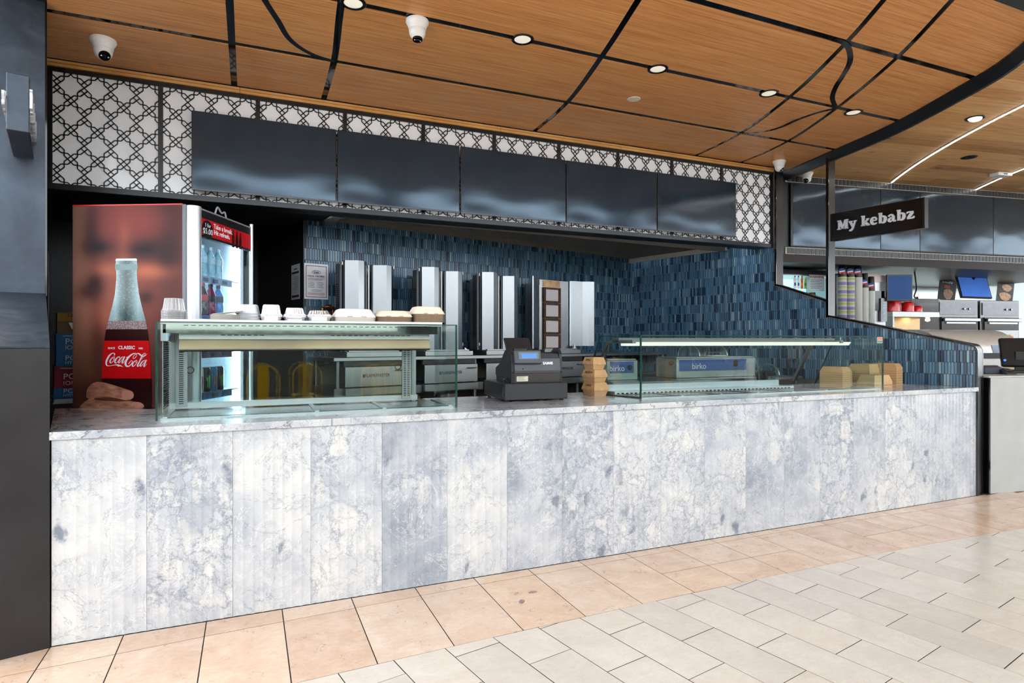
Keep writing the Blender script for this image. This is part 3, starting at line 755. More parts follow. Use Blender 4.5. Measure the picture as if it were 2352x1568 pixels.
# ------------------------------------------------------------------ exhaust hood
rim = [(1.52, 2.84), (5.90, 3.98), (6.30, 2.42), (1.66, 2.15)]
HZ = 2.56
HD = thing('exhaust_hood', 'dark steel exhaust hood with a bright rear rim above the grills', 'exhaust hood', (0, 0, HZ))
def strip3(a, b, w, z0, z1, mat, name):
    d = (Vector(b) - Vector(a)).normalized(); n = Vector((-d.y, d.x)) * w
    g = G(); g.prism([a, b, tuple(Vector(b) + n), tuple(Vector(a) + n)], z0, z1); return part(name, g, mat, HD)
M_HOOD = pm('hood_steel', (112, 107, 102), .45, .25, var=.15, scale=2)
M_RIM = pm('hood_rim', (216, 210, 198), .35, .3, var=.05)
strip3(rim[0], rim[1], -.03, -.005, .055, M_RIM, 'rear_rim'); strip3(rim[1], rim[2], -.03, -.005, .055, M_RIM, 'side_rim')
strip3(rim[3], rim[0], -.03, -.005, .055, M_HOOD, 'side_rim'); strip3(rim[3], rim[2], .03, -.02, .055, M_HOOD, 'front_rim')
top = [(1.70, 2.55), (5.72, 3.55), (6.12, 2.62), (1.78, 2.22)]
g = G(); g.add([(*rim[0], .05), (*rim[1], .05), (*top[1], .55), (*top[0], .55)], [(0, 1, 2, 3)]); part('rear_baffle', g, M_HOOD, HD)
g = G(); g.add([(*rim[1], .05), (*rim[2], .05), (*top[2], .55), (*top[1], .55)], [(0, 1, 2, 3)]); part('side_baffle', g, M_HOOD, HD)
g = G(); g.add([(*rim[0], .05), (*rim[3], .05), (*top[3], .55), (*top[0], .55)], [(0, 1, 2, 3)]); part('side_baffle', g, M_HOOD, HD)
g = G(); g.add([(*rim[3], .05), (*rim[2], .05), (*top[2], .55), (*top[3], .55)], [(0, 1, 2, 3)]); part('front_baffle', g, M_HOOD, HD)
g = G(); g.prism(top, .55, .58); part('top_plate', g, M_HOOD, HD)
g = G(); g.tube([(2.6, 2.62, .30), (5.5, 3.32, .30)], .012, 8); part('grease_rail', g, M_SSD, HD)
for k in range(3):
    g = G(); f = .45 + k * .2; g.cbox((2.6 + 2.9 * f, 2.62 + .70 * f, .27), (.03, .02, .06)); part('rail_clip', g, M_SS, HD)
g = G(); g.lathe([(.008, -.05), (.012, -.04), (.012, 0)], 10, (3.55, 3.345, -.0)); part('drain_nipple', g, M_WHITE, HD)

# ------------------------------------------------------------------ grill bench and kebab grills
BN = thing('grill_bench', 'stainless steel bench carrying the kebab grills along the back wall', 'bench', kw(0, 0), KA)
g = G(); g.bev(-4.75, -.62, 1.245, -.02, -.012, 1.28, .004); part('bench_top', g, M_SSH, BN)
g = G(); g.box(-4.74, -.60, .92, -.03, -.02, 1.0); part('under_shelf', g, M_SSD, BN)
for x in (-4.70, -3.2, -1.7, -.08):
    for y in (-.58, -.06):
        g = G(); g.lathe([(.02, 0), (.02, 1.245)], 10, (x, y, 0)); part('leg', g, M_SSD, BN)
M_REDT = pm('terracotta_floor', (120, 72, 54), .6)
g = G(); g.box(-4.78, -1.5, -.004, -.02, -.02, .0); part('splash_strip', g, M_REDT, BN)
M_VENT = pm('vent_black', (84, 86, 90), .42, .5)
M_CER = None
def m_ceramic():
    t = NT('burner_ceramic'); v = t.obj()
    ck = t.n('ShaderNodeTexChecker', {'Vector': v, 'Scale': 220., 'Color1': (*lin((214, 206, 206)), 1), 'Color2': (*lin((170, 162, 162)), 1)})
    t.bsdf(**{'Base Color': ck.outputs[0], 'Roughness': .8}); return t.m
M_CER = m_ceramic()
M_RUST = pm('scorched_steel', (78, 52, 34), .7, .3, var=.45, scale=30)
M_SCO = pm('heat_tinted_steel', (168, 132, 96), .4, .8, var=.3, scale=14)
M_DOOR = steel('polished_door', (146, 149, 152), .3, (40, 40, 1.2), .08)
def door(w, h, prof):
    """faceted sheet: prof list of (x, y) in plan"""
    g = G(); n = len(prof)
    bk = [(x, y + .004) for x, y in prof[::-1]]
    g.prism(list(prof) + bk, 0, h); return g
def facet(x0, x1, bulge, sign=1):
    w = x1 - x0
    return [(x0, 0), (x0 + w * .02, -bulge * .45), (x0 + w * .45, -bulge * 1.0), (x0 + w * .70, -bulge * .86), (x0 + w * .95, -bulge * .25), (x1, 0)]
def grill(label, x, opened=False):
    t = thing('kebab_grill', label, 'grill', kw(x, -.45, 1.28), KA, 'upright kebab grills on the steel bench')
    # base, drip tray, cabinet front below the bench
    g = G(); g.bev(-.30, -.16, .0, .27, .30, .05, .004); part('drip_tray', g, M_SSH, t)
    g = G(); g.box(-.27, -.13, .05, .24, -.10, .062); part('tray_lip', g, M_SS, t)
    g = G(); g.bev(-.33, -.20, -.27, .30, -.17, -.085, .004); b = part('front_panel', g, M_SSH, t)
    text('brand_text', 'FLAMEMASTER', .042, pm('dark_print', (40, 40, 44), .5), b, (-.02, -.2015, -.17), sx=.92)
    g = G(); g.bar((-.165, -.2015, -.17), (-.148, -.2015, -.17), .03, .001, (0, 1, 0)); part('brand_mark', g, pm('dark_print', (40, 40, 44), .5), b)
    g = G(); g.tube([(.17, -.201, -.125), (.17, -.225, -.125), (.27, -.225, -.125), (.27, -.201, -.125)], .006, 8); part('handle', g, M_SS, b)
    g = G(); g.bev(-.33, -.16, -.085, .30, -.12, -.0, .004); part('fascia', g, pm('dark_fascia', (52, 51, 50), .4, .5), t)
    g = G(); g.box(-.33, -.205, -.345, .30, -.17, -.28); part('lower_rail', g, M_SSH, t)
    g = G(); g.bev(-.14, .14, .05, .16, .40, .86, .006); part('body', g, M_SS, t)
    if not opened:
        # vented side box
        g = G(); g.bev(-.29, .03, .05, -.264, .125, .875, .004); v = part('side_box', g, M_VENT, t)
        sl = data(G().box(-.002, -.030, 0, .003, .030, .008), 'vent_slot', M_PITCH)
        for k in range(26): put('vent_slot', sl, v, (-.2905, .078, .20 + k * .019))
        g = door(.24, .845, facet(-.262, -.015, .12)); part('door', g, M_DOOR, t, loc=(0, .04, .055))
        g = door(.24, .825, facet(.018, .262, .13)); part('door', g, M_DOOR, t, loc=(0, .04, .05))
        g = G(); g.tube([(.0, .03, .05), (.0, .03, .875)], .010, 10); part('spit_rod', g, M_SS, t)
        for q in (-.265, .265):
            for zz in (.10, .86): part('hinge_pin', G().lathe([(.007, 0), (.007, .03), (.002, .034)], 8), M_SS, t, loc=(q, .03, zz))
        g = G(); g.bar((.27, .0, .075), (.30, -.01, .05), .012, .006, (0, 1, 0)); part('latch', g, M_SS, t)
    else:
        g = G(); g.bev(-.20, .06, .03, .275, .10, .885, .004); part('burner_back', g, M_SS, t)
        g = G(); g.box(-.145, .052, .80, .125, .06, .877); part('scorched_plate', g, M_SCO, t)
        for k in range(4):
            z = .61 - k * .187
            g = G()
            for a, b2, c, d2 in ((-.145, .0, -.113, .182), (.095, .0, .127, .182), (-.113, .0, .095, .022), (-.113, .16, .095, .182)): g.box(a, .036, z + b2, c, .056, z + d2)
            f = part('burner', G().box(-.115, .048, z + .02, .097, .058, z + .162), M_CER, t); part('burner_frame', g, M_RUST, f)
        g = door(.2, .84, [(-.40, -.05), (-.385, -.055), (-.375, .0), (-.33, .02), (-.22, .05), (-.205, .055)]); part('door', g, M_DOOR, t, loc=(0, 0, .06))
        g = door(.2, .80, [(.285, .05), (.295, .035), (.46, .0), (.52, -.05), (.585, -.075), (.60, -.075)]); part('door', g, M_DOOR, t, loc=(0, 0, .09))
        for q, zz in ((-.205, .82), (-.205, .10), (.285, .82), (.285, .10)): part('hinge_pin', G().lathe([(.008, 0), (.008, .06)], 8), M_SS, t, loc=(q, .045, zz))
        g = G(); g.lathe([(.026, 0), (.026, .03), (.016, .034), (.016, .06)], 14, (.30, -.02, .05)); part('spit_socket', g, M_SS, t)
        g = G(); g.bev(-.22, -.10, .05, .10, -.02, .062, .003); part('shelf_plate', g, M_BLACK, t)
    return t
grill('leftmost closed steel kebab grill, next to the halal certificate', -4.325)
grill('closed steel kebab grill behind the stacked brown food boxes, second from left', -3.51)
grill('closed steel kebab grill behind the cash register, third from left', -2.765)
grill('opened kebab grill showing four square rusty burners', -1.94, True)

# copper pipe and yellow gas tap behind the foil trays
t = thing('gas_pipe', 'copper pipe elbow with a yellow tap lever on the tiled wall', 'pipe', kw(-4.58, -.06, 1.28), KA)
g = G(); g.tube(smooth_path([(.04, 0, 0), (.04, -.01, .40), (.035, -.01, .46), (0, -.01, .485), (-.035, -.0, .48)], 4), .022, 12); part('pipe', g, pm('copper', (120, 66, 44), .35, .9, var=.2), t, True)
g = G(); g.lathe([(.028, 0), (.028, .05)], 12, (.04, -.01, .34)); part('brass_collar', g, pm('brass', (176, 128, 60), .35, .9), t, True)
g = G(); g.bar((-.075, -.02, .37), (-.07, -.02, .47), .016, .006); part('tap_lever', g, pm('yellow_paint', (226, 176, 20), .4), t)

# papers on the walls
M_PAPER = pm('paper', (222, 224, 228), .6, var=.015)
M_INK = pm('grey_ink', (84, 84, 92), .7); M_MAROON = pm('maroon_ink', (130, 58, 60), .7); M_NAVY = pm('navy_ink', (34, 44, 92), .7)
t = thing('certificate', 'white halal certificate with a maroon border on the blue tiles', 'notice', kw(-4.685, -.016, 1.838), KA)
g = G(); g.box(-.119, 0, 0, .119, .002, .345); part('sheet', g, M_PAPER, t)
g = G()
for a, b, c, d in ((-.104, .018, -.098, .325), (.098, .018, .104, .325), (-.104, .018, .104, .024), (-.104, .319, .104, .325)): g.box(a, -.001, b, c, .0005, d)
part('border', g, M_MAROON, t)
g = G(); ribbon(g, [(.042 * math.cos(R(a)), .262 + .016 * math.sin(R(a)), .004) for a in range(0, 361, 30)], .001); part('emblem_ring', g, M_MAROON, t)
text('emblem_text', 'Ices', .030, M_INK, t, (0, -.001, .262), bold=.001)
text('heading', 'HALAL CERTIFIED', .0215, M_INK, t, (0, -.001, .222), bold=.0006)
g = G()
for k in range(3): g.box(-.085, -.001, .200 - k * .009, .085 - k * .02, .0005, .203 - k * .009)
part('red_lines', g, M_MAROON, t)
g = G()
for k in range(4):
    for a in (-.082, .008): g.box(a, -.001, .160 - k * .016, a + .006, .0005, .166 - k * .016); g.box(a + .012, -.001, .161 - k * .016, a + .058 + .006 * (k % 2), .0005, .165 - k * .016)
part('bullet_list', g, M_INK, t)
g = G()
for k in range(2): g.box(-.05, -.001, .088 - k * .012, .055, .0005, .091 - k * .012)
part('footer_lines', g, M_INK, t)
g = G()
for k in range(3): g.box(-.086, -.001, .058 - k * .009, .086, .0005, .061 - k * .009)
part('red_footer', g, M_MAROON, t)
t = thing('wall_notice', 'plain white notice on the dark return wall beside the certificate', 'notice', kw(-4.812, .205, 1.842), KA)
g = G(); g.box(-.002, -.12, 0, 0, .12, .345); part('sheet', g, M_PAPER, t)
g = G(); g.box(-.003, -.10, .255, -.001, .10, .275); g.box(-.003, -.10, .02, -.001, .10, .042); part('navy_bars', g, M_NAVY, t)
g = G()
for k in range(8): g.box(-.003, -.09, .10 + k * .017, -.001, .06 - .02 * (k % 3), .103 + k * .017)
part('text_lines', g, M_INK, t)
g = G(); g.box(-.003, -.05, .295, -.001, .05, .307); part('title_bar', g, M_INK, t)
# ------------------------------------------------------------------ drinks fridge, turned to face right
FA = R(-27); FO = (-.185, 1.228)
FR = thing('drinks_fridge', 'tall drinks fridge with a cola bottle poster on its side and a lit glass door', 'fridge', (FO[0], FO[1], 0), FA)
def fw_(x, y, z): return (FO[0] + x * math.cos(FA) - y * math.sin(FA), FO[1] + x * math.sin(FA) + y * math.cos(FA), z)
FD, FWD, FH = .735, .78, 2.295
M_FBLK = pm('fridge_black', (16, 16, 18), .4)
M_FIN = pm('fridge_lining', (226, 236, 244), .5, var=.01)
g = G(); g.box(0, 0, .05, FD, .03, FH); g.box(0, FWD - .03, .05, FD, FWD, FH); g.box(0, .03, .05, .05, FWD - .03, FH); g.box(.05, .03, FH - .06, FD, FWD - .03, FH); g.box(.05, .03, .05, FD, FWD - .03, .35)
part('cabinet', g, M_FBLK, FR)
g = G(); g.box(.05, .0302, .35, FD - .02, .034, FH - .06); g.box(.05, FWD - .034, .35, FD - .02, FWD - .0302, FH - .06); g.box(.0502, .034, .35, .056, FWD - .034, FH - .06)
part('lining', g, M_FIN, FR)
# poster: an out-of-focus face, printed on the side panel
def m_face():
    t = NT('blurred_face_print'); v = t.obj(); s = t.n('ShaderNodeSeparateXYZ', {0: v}); X, Z = s.outputs[0], s.outputs[2]
    col = t.n('ShaderNodeRGB'); col.outputs[0].default_value = (*lin((92, 48, 42)), 1); col = col.outputs[0]
    def px(x): return (x - 168) * .00289
    def pz(y): return 2.295 - (y - 470) * .00279
    B = [(290, 520, 95, 70, (112, 50, 46), 1), (182, 640, 22, 260, (132, 98, 82), .95), (175, 480, 20, 60, (110, 84, 76), .7), (212, 540, 24, 90, (48, 32, 36), .9),
         (395, 500, 42, 130, (50, 27, 28), .95), (320, 512, 62, 34, (124, 54, 50), .8), (260, 690, 60, 90, (140, 76, 60), .9), (345, 700, 70, 100, (120, 62, 52), .9), (398, 760, 42, 180, (74, 36, 36), .9),
         (288, 592, 15, 60, (160, 88, 72), .8), (250, 620, 30, 14, (166, 94, 76), .7), (342, 622, 48, 16, (178, 100, 74), .9), (238, 730, 30, 26, (166, 96, 80), .7), (200, 720, 14, 90, (150, 102, 82), .6), (225, 790, 16, 80, (72, 40, 34), .7), (190, 860, 26, 80, (104, 66, 50), .8), (215, 905, 60, 30, (38, 18, 20), .85), (180, 920, 20, 40, (82, 48, 40), .7),
         (228, 566, 36, 20, (30, 20, 26), 1.), (334, 572, 50, 24, (30, 18, 24), 1.), (388, 582, 26, 40, (38, 20, 26), .85), (220, 652, 21, 28, (34, 13, 20), 1.), (204, 668, 30, 22, (46, 19, 25), .85), (336, 682, 20, 17, (46, 19, 25), .9)]
    for x, y, sx, sy, c, a in B:
        dx = t.math('DIVIDE', t.math('SUBTRACT', X, px(x)), sx * .00289); dz = t.math('DIVIDE', t.math('SUBTRACT', Z, pz(y)), sy * .00279)
        r2 = t.math('ADD', t.math('MULTIPLY', dx, dx), t.math('MULTIPLY', dz, dz))
        gs = t.math('MULTIPLY', t.math('EXPONENT', t.math('MULTIPLY', r2, -.9)), a)
        col = t.mix(gs, col, lin(c))
    t.bsdf(**{'Base Color': col, 'Roughness': .5, 'Specular IOR Level': .2}); return t.m
g = G(); g.box(.0, -.003, .36, .728, .0, FH - .006); SP = part('side_poster', g, m_face(), FR)
g = G(); g.box(0, -.004, FH - .006, .728, .01, FH + .002); part('red_edge', g, pm('cola_red', (196, 16, 24), .35), FR)
def Q(x, y): return ((x - 168) * .00289, 2.295 - (y - 470) * .00279)     # print layout of the poster, on its own sheet
def flat(name, pts, mat, y=-.0042, th=.0008):
    g = G(); q = [Q(*p) for p in pts]; n = len(q)
    cx = sum(p[0] for p in q) / n; cz = sum(p[1] for p in q) / n
    g.prism_y(q, y, y + th); return part(name, g, mat, SP)
def bottle_slice(y0, y1, prof):
    ys = [y0] + [p[0] for p in prof if y0 < p[0] < y1] + [y1]
    f = lambda y, k: lerp([(p[0], p[k]) for p in prof], y)
    return [(f(y, 1), y) for y in ys] + [(f(y, 2), y) for y in ys[::-1]]
BP = [(593, 269, 315), (596, 267.5, 317), (602, 268.5, 316), (608, 266.5, 318), (616, 266, 318.5), (621, 269, 316), (640, 269, 317), (673, 266, 321), (700, 260, 327), (734, 251, 336), (756, 245.5, 341), (780, 242, 344), (820, 238, 347), (866, 236, 350), (890, 236, 351), (938, 239, 351)]
def m_print_glass():
    t = NT('printed_glass'); s = t.n('ShaderNodeSeparateXYZ', {0: t.obj()}); x = s.outputs[0]
    f = t.math('DIVIDE', t.math('SUBTRACT', x, .20), .33)
    c = t.ramp(f, [(.0, lin((124, 146, 150))), (.26, lin((150, 174, 178))), (.36, lin((92, 116, 118))), (.48, lin((44, 64, 64))), (.58, lin((76, 98, 98))), (.72, lin((132, 158, 162))), (1, lin((98, 118, 124)))])
    nz = t.noise(t.obj(), 90, 4, .7); c = t.mix(t.math('MULTIPLY', t.ramp(nz, [(.55, (0, 0, 0)), (.72, (1, 1, 1))]), .35), c, lin((214, 224, 228)))
    t.bsdf(**{'Base Color': c, 'Roughness': .3}); return t.m
M_PGL = m_print_glass()
def m_speck(name, a, b, sc_=120, th=.58):
    t = NT(name); nz = t.noise(t.obj(), sc_, 4, .7); big = t.noise(t.obj(), 12, 2)
    c = t.mix(t.math('MULTIPLY', big, .5), lin(a), tuple(x * .6 for x in lin(a)))
    t.bsdf(**{'Base Color': t.mix(t.ramp(nz, [(th, (0, 0, 0)), (th + .12, (1, 1, 1))]), c, lin(b)), 'Roughness': .3}); return t.m
M_COLA = m_speck('printed_cola', (40, 10, 14), (110, 40, 38), 110, .62); M_FOAM = m_speck('printed_foam', (124, 100, 104), (196, 184, 188), 160, .5); M_REDL = m_speck('printed_red_label', (206, 14, 20), (226, 74, 70), 70, .70)
flat('bottle_print', bottle_slice(593, 742, BP), M_PGL)
flat('bottle_lip', bottle_slice(606, 619, BP), pm('printed_glass_dark', (92, 120, 122), .3), -.005)
flat('bottle_lip', bottle_slice(593, 598, BP), pm('printed_glass_rim', (176, 196, 198), .3), -.005)
flat('foam_print', bottle_slice(735, 757, BP), M_FOAM, -.005)
flat('cola_print', bottle_slice(754, 782, BP), M_COLA, -.0056)
flat('label_print', bottle_slice(780, 866, BP), M_REDL, -.006)
flat('cola_print', bottle_slice(866, 938, BP), M_COLA, -.0056)
M_PWH = pm('print_white', (228, 230, 236), .4, var=.02)
def LQ(x, y, wd=0):   # lettering grid of the red label
    a, b = Q(230 + x / 13.07, 760 + y / 13.07); return (a, b, wd / 13.07 * .0028)
SCRIPT = {'big_c': [[(452, 700, 26), (474, 660, 22), (440, 632, 18), (375, 648, 30), (300, 720, 46), (240, 830, 52), (216, 920, 50), (232, 990, 40), (290, 1012, 20), (390, 1000, 14), (490, 982, 20), (565, 986, 46), (585, 1004, 56), (630, 1000, 40), (724, 1042, 4)]],
 'o': [[(436, 745, 12), (375, 790, 28), (332, 870, 42), (345, 922, 28), (392, 905, 14), (448, 840, 12), (472, 770, 14), (450, 738, 14), (424, 770, 12), (440, 812, 12), (490, 800, 8)]],
 'c': [[(596, 780, 24), (618, 738, 16), (570, 745, 18), (512, 810, 36), (476, 885, 42), (496, 928, 26), (545, 905, 12), (610, 845, 8)]],
 'a': [[(742, 738, 12), (672, 762, 24), (604, 850, 38), (588, 914, 30), (622, 912, 14), (690, 830, 10), (745, 752, 8)], [(775, 732, 30), (720, 850, 36), (696, 918, 34), (720, 926, 16), (784, 846, 6)]],
 'hyphen': [[(822, 764, 30), (872, 748, 30)]],
 'second_big_c': [[(888, 950, 26), (930, 890, 12), (978, 850, 12), (1000, 880, 14), (968, 955, 20), (905, 1015, 30), (845, 1022, 44), (802, 985, 56), (800, 900, 58), (850, 800, 54), (930, 712, 44), (1015, 655, 34), (1088, 640, 20), (1130, 672, 14), (1104, 745, 14), (1052, 792, 12), (1022, 782, 12), (1038, 722, 10), (1098, 662, 12), (1180, 640, 28), (1250, 690, 42), (1325, 724, 34), (1400, 694, 16), (1446, 640, 4)]],
 'second_o': [[(1112, 850, 12), (1045, 890, 28), (1002, 970, 42), (1014, 1022, 28), (1062, 1005, 14), (1118, 940, 12), (1142, 870, 14), (1120, 840, 14), (1096, 875, 12), (1112, 912, 12), (1160, 900, 8)]],
 'l': [[(1180, 905, 6), (1280, 800, 10), (1368, 690, 14), (1384, 640, 12), (1345, 640, 14), (1282, 730, 28), (1205, 900, 38), (1155, 990, 40), (1170, 1026, 26), (1235, 965, 6)]],
 'second_a': [[(1392, 838, 12), (1322, 862, 24), (1254, 950, 38), (1238, 1014, 30), (1272, 1012, 14), (1340, 930, 10), (1395, 852, 8)], [(1425, 832, 30), (1370, 950, 36), (1346, 1018, 34), (1370, 1026, 16), (1432, 946, 6)]]}
LBL = [o for o in SP.children if o.name.startswith('label_print')][0]
for nm, sts in SCRIPT.items():
    g = G()
    for k, st in enumerate(sts): ribbon(g, [LQ(*p) for p in st], .0008, -.0062 - .0002 * k)
    part('script_letter', g, M_PWH, LBL)
def lq_text(s, x, y, h, bold=0): 
    a, b, _ = LQ(x, y); text('label_text', s, h / 13.07 * .0028 * 1.38, M_PWH, LBL, (a, -.0064, b), bold=bold)
lq_text('SINCE', 372, 486, 60); lq_text('CLASSIC', 825, 470, 100, .0006); lq_text('1886', 1245, 490, 54)
def skin():
    t = NT('printed_skin'); s = t.n('ShaderNodeSeparateXYZ', {0: t.obj()}); z = s.outputs[2]
    f = t.noise(t.scale(t.obj(), (6, 6, 16)), 2.2, 3)
    t.bsdf(**{'Base Color': t.ramp(f, [(.3, lin((132, 76, 58))), (.52, lin((176, 118, 94))), (.72, lin((206, 158, 132)))]), 'Roughness': .4}); return t.m
M_SKIN = skin(); M_NAIL = pm('printed_nail', (196, 136, 118), .3); M_SKD = pm('printed_skin_shade', (96, 50, 38), .4)
def crop7(pts): return [(150 + x / 3.136, 450 + y / 3.136) for x, y in pts]
def sm2(pts): return smooth_path(pts + pts[:1], 4)[:-1]
flat('lower_finger', sm2(crop7([(92, 1530), (130, 1488), (185, 1452), (300, 1448), (440, 1458), (540, 1476), (574, 1498), (560, 1522), (480, 1530), (300, 1530)])), M_SKIN, -.0066)
flat('finger_shadow', sm2(crop7([(180, 1448), (300, 1436), (420, 1450), (480, 1462), (400, 1468), (260, 1462)])), M_SKD, -.0070)
flat('upper_finger', sm2(crop7([(158, 1440), (166, 1380), (205, 1340), (250, 1330), (320, 1342), (420, 1372), (484, 1394), (502, 1420), (488, 1450), (440, 1458), (330, 1438), (240, 1446), (195, 1458)])), M_SKIN, -.0072)
flat('nail', sm2(crop7([(415, 1412), (430, 1392), (475, 1394), (500, 1418), (488, 1442), (440, 1446), (418, 1436)])), M_NAIL, -.0078)
flat('nail', sm2(crop7([(497, 1492), (512, 1472), (550, 1476), (574, 1496), (562, 1514), (515, 1516)])), M_NAIL, -.0072)
# silver corner column and glass door on the right-hand side
M_SIL = steel('silver_profile', (196, 200, 206), .34, (30, 30, .8), .06, .6)
g = G(); g.lathe([(.045, .05), (.045, FH - .01)], 24, (.778, .036, 0)); part('corner_profile', g, M_SIL, FR, True)
g = G(); g.box(.728, -.004, .05, .752, .02, FH - .004); part('edge_profile', g, pm('grey_profile', (92, 94, 100), .4, .4), FR)
DX = .79
DR = part('door', G().box(DX - .03, .05, FH - .19, DX, .75, FH - .02), M_FBLK, FR)
g = G(); g.lathe([(.014, .05), (.014, FH + .015)], 14, (DX, .762, 0)); part('door_edge', g, M_SIL, DR, True)
g = G(); g.tube([(DX, .05, FH - .012), (DX, .76, FH - .012)], .006, 8); part('top_edge', g, M_SIL, DR)
g = G(); g.box(DX - .03, .05, .12, DX, .75, .36); part('kick_panel', g, M_FBLK, DR)
M_FGL = glass('fridge_glass', (236, 246, 250), .6)
g = G(); g.box(DX - .012, .06, .36, DX - .006, .75, FH - .10); part('pane', g, M_FGL, DR)
g = G(); g.box(DX + .0005, .05, FH - .175, DX + .003, .752, FH - .068); bn = part('banner', g, pm('cola_red', (196, 16, 24), .35), DR)
rz_ = (R(90), 0, R(90))
g = G(); g.M = Matrix.Translation((DX + .004, .165, FH - .135)) @ Matrix.Rotation(R(90), 4, 'Y'); g.lathe([(.062, -.001), (.062, .002)], 28); dc = part('price_disc', g, M_FBLK, bn)
text('price_text', '1 for', .036, M_PWH, dc, (DX + .007, .165, FH - .108), rz_); text('price_text', '$5.00', .052, M_PWH, dc, (DX + .007, .165, FH - .148), rz_)
text('banner_text', 'Take a break.', .044, M_PWH, bn, (DX + .004, .36, FH - .098), rz_, bold=.0008); text('banner_text', 'Hit refresh.', .044, M_PWH, bn, (DX + .004, .345, FH - .138), rz_, bold=.0008)
g = G()
for k in range(3):
    y0 = .49 + k * .05
    g.M = Matrix.Translation((DX + .005, y0, FH - .20)); g.prism_x([(-.016, 0), (.016, 0), (.016, .07), (.007, .095), (.006, .12), (-.006, .12), (-.007, .095), (-.016, .07)], -.001, .001)
g.M = None; part('bottle_icons', g, pm('cola_brown', (52, 18, 16), .3), bn)
# light inside, shelves and price rails
M_LED = pm('led_tube', (255, 255, 255), .5, var=.0, emit=(226, 242, 255), es=20.)
g = G(); g.box(FD - .06, FWD - .060, .40, FD - .02, FWD - .036, FH - .14); part('led_strip', g, M_LED, FR)
g = G(); g.box(FD - .05, .036, .40, FD - .012, .052, FH - .14); part('led_strip', g, M_LED, FR)  # hidden near-side strip, added to light up the bottles
SHZ = [1.865, 1.60, 1.36, 1.08, .8]
RAILC = [(150, 172, 200), (40, 110, 176), (120, 40, 74), (30, 106, 160), (40, 110, 176)]
for k, z in enumerate(SHZ):
    g = G(); g.box(.07, .04, z - .008, FD - .01, FWD - .08, z); sh = part('shelf', g, M_FIN, FR)
    g = G(); g.box(FD - .01, .04, z - .046, FD - .004, FWD - .19, z + .002); part('price_rail', g, pm('rail%d' % k, RAILC[k], .4), sh)
    for q in range(4):
        g = G(); g.box(FD - .003, .10 + q * .12, z - .036, FD - .001, .16 + q * .12, z - .010); part('rail_ticket', g, pm('ticket', (44, 66, 104) if k == 0 else (210, 220, 232), .5), sh)
# top bits of clear tape
g = G(); g.tube(smooth_path([(DX - .02, .30, FH), (DX - .02, .33, FH + .05), (DX - .02, .38, FH + .02), (DX - .02, .42, FH + .035), (DX - .02, .44, FH)], 4), .006, 6); part('tape_scrap', g, pm('tape', (150, 154, 160), .2), FR)

def bottle(kind, col, capc, labc, h, r, label, loc, group):
    t = thing(kind, label, 'can' if 'can' in kind else 'bottle', loc, FA, group)
    if 'can' in kind:
        g = G(); g.lathe([(r * .82, 0), (r, .008), (r, h - .012), (r * .84, h)], 14); part('body', g, pm('c_' + label[:22], col, .3, .3), t, True)
        g = G(); g.lathe([(r * .80, h), (r * .84, h + .004), (r * .7, h + .003)], 14); part('lid', g, M_SS, t, True)
        g = G(); ribbon(g, [(-.008, .10, .010), (-.004, .06, .008), (-.008, .03, .004)], .001); ribbon(g, [(.006, .11, .010), (.008, .07, .008), (.004, .025, .004)], .001)
        part('mark', g, pm('m_' + label[:22], labc, .4), t, rot=(0, 0, R(62)), loc=(r * .9, -r * .5, .0))
    else:
        g = G(); g.lathe([(r * .9, 0), (r, .01), (r, h * .34), (r * .9, h * .42), (r, h * .5), (r * .98, h * .66), (r * .42, h * .86), (r * .36, h * .9)], 14); part('body', g, pm('b_' + label[:22], col, .15, var=.2, scale=50), t, True)
        g = G(); g.lathe([(r * .45, h * .9), (r * .45, h), (r * .1, h)], 12); part('cap', g, pm('k_' + label[:22], capc, .4), t, True)
        g = G(); g.lathe([(r * 1.01, h * .45), (r * 1.03, h * .48), (r * 1.02, h * .64)], 14, cap=False); part('label_band', g, pm('l_' + label[:22], labc, .4), t, True)
    return t
XS = FD - .055
row = ['nearest the door hinge', 'second', 'third', 'fourth', 'farthest']
for k in range(5):
    bottle('water_bottle', (178, 220, 240), (40, 90, 190) if k > 2 else (226, 240, 248), (60, 170, 216) if k % 2 else (206, 232, 244), .215, .033,
           'clear water bottle on the top fridge shelf, %s of the front row' % row[k], fw_(XS, .10 + k * .098, SHZ[0]), 'water bottles on the top fridge shelf')
for k in range(5):
    bottle('water_bottle', (196, 226, 240), (226, 240, 248), (90, 180, 220) if k % 2 else (40, 120, 200), .205, .032,
           'clear water bottle on the top fridge shelf, %s of the second row' % row[k], fw_(XS - .085, .12 + k * .098, SHZ[0]), 'water bottles on the top fridge shelf')
second = [('juice_bottle', (242, 150, 40), (30, 90, 200), (250, 190, 90), 'orange drink bottle with blue cap on the second fridge shelf'), ('cola_bottle', (50, 16, 16), (190, 20, 26), (206, 24, 30), 'cola bottle with red band on the second fridge shelf, next to the orange drink'),
          ('cola_bottle', (52, 16, 18), (24, 24, 26), (206, 24, 30), 'cola bottle with red band on the second fridge shelf, next to the pink sports drink'), ('sports_drink', (150, 30, 80), (24, 24, 28), (30, 26, 34), 'dark pink sports drink bottle on the second fridge shelf'), ('sports_drink', (20, 140, 220), (24, 24, 28), (16, 40, 60), 'bright blue sports drink bottle on the second fridge shelf')]
for k, (nm, c, cc, lc, lb) in enumerate(second): bottle(nm, c, cc, lc, .225, .035, lb, fw_(XS, .10 + k * .10, SHZ[1]), 'drinks on the second fridge shelf')
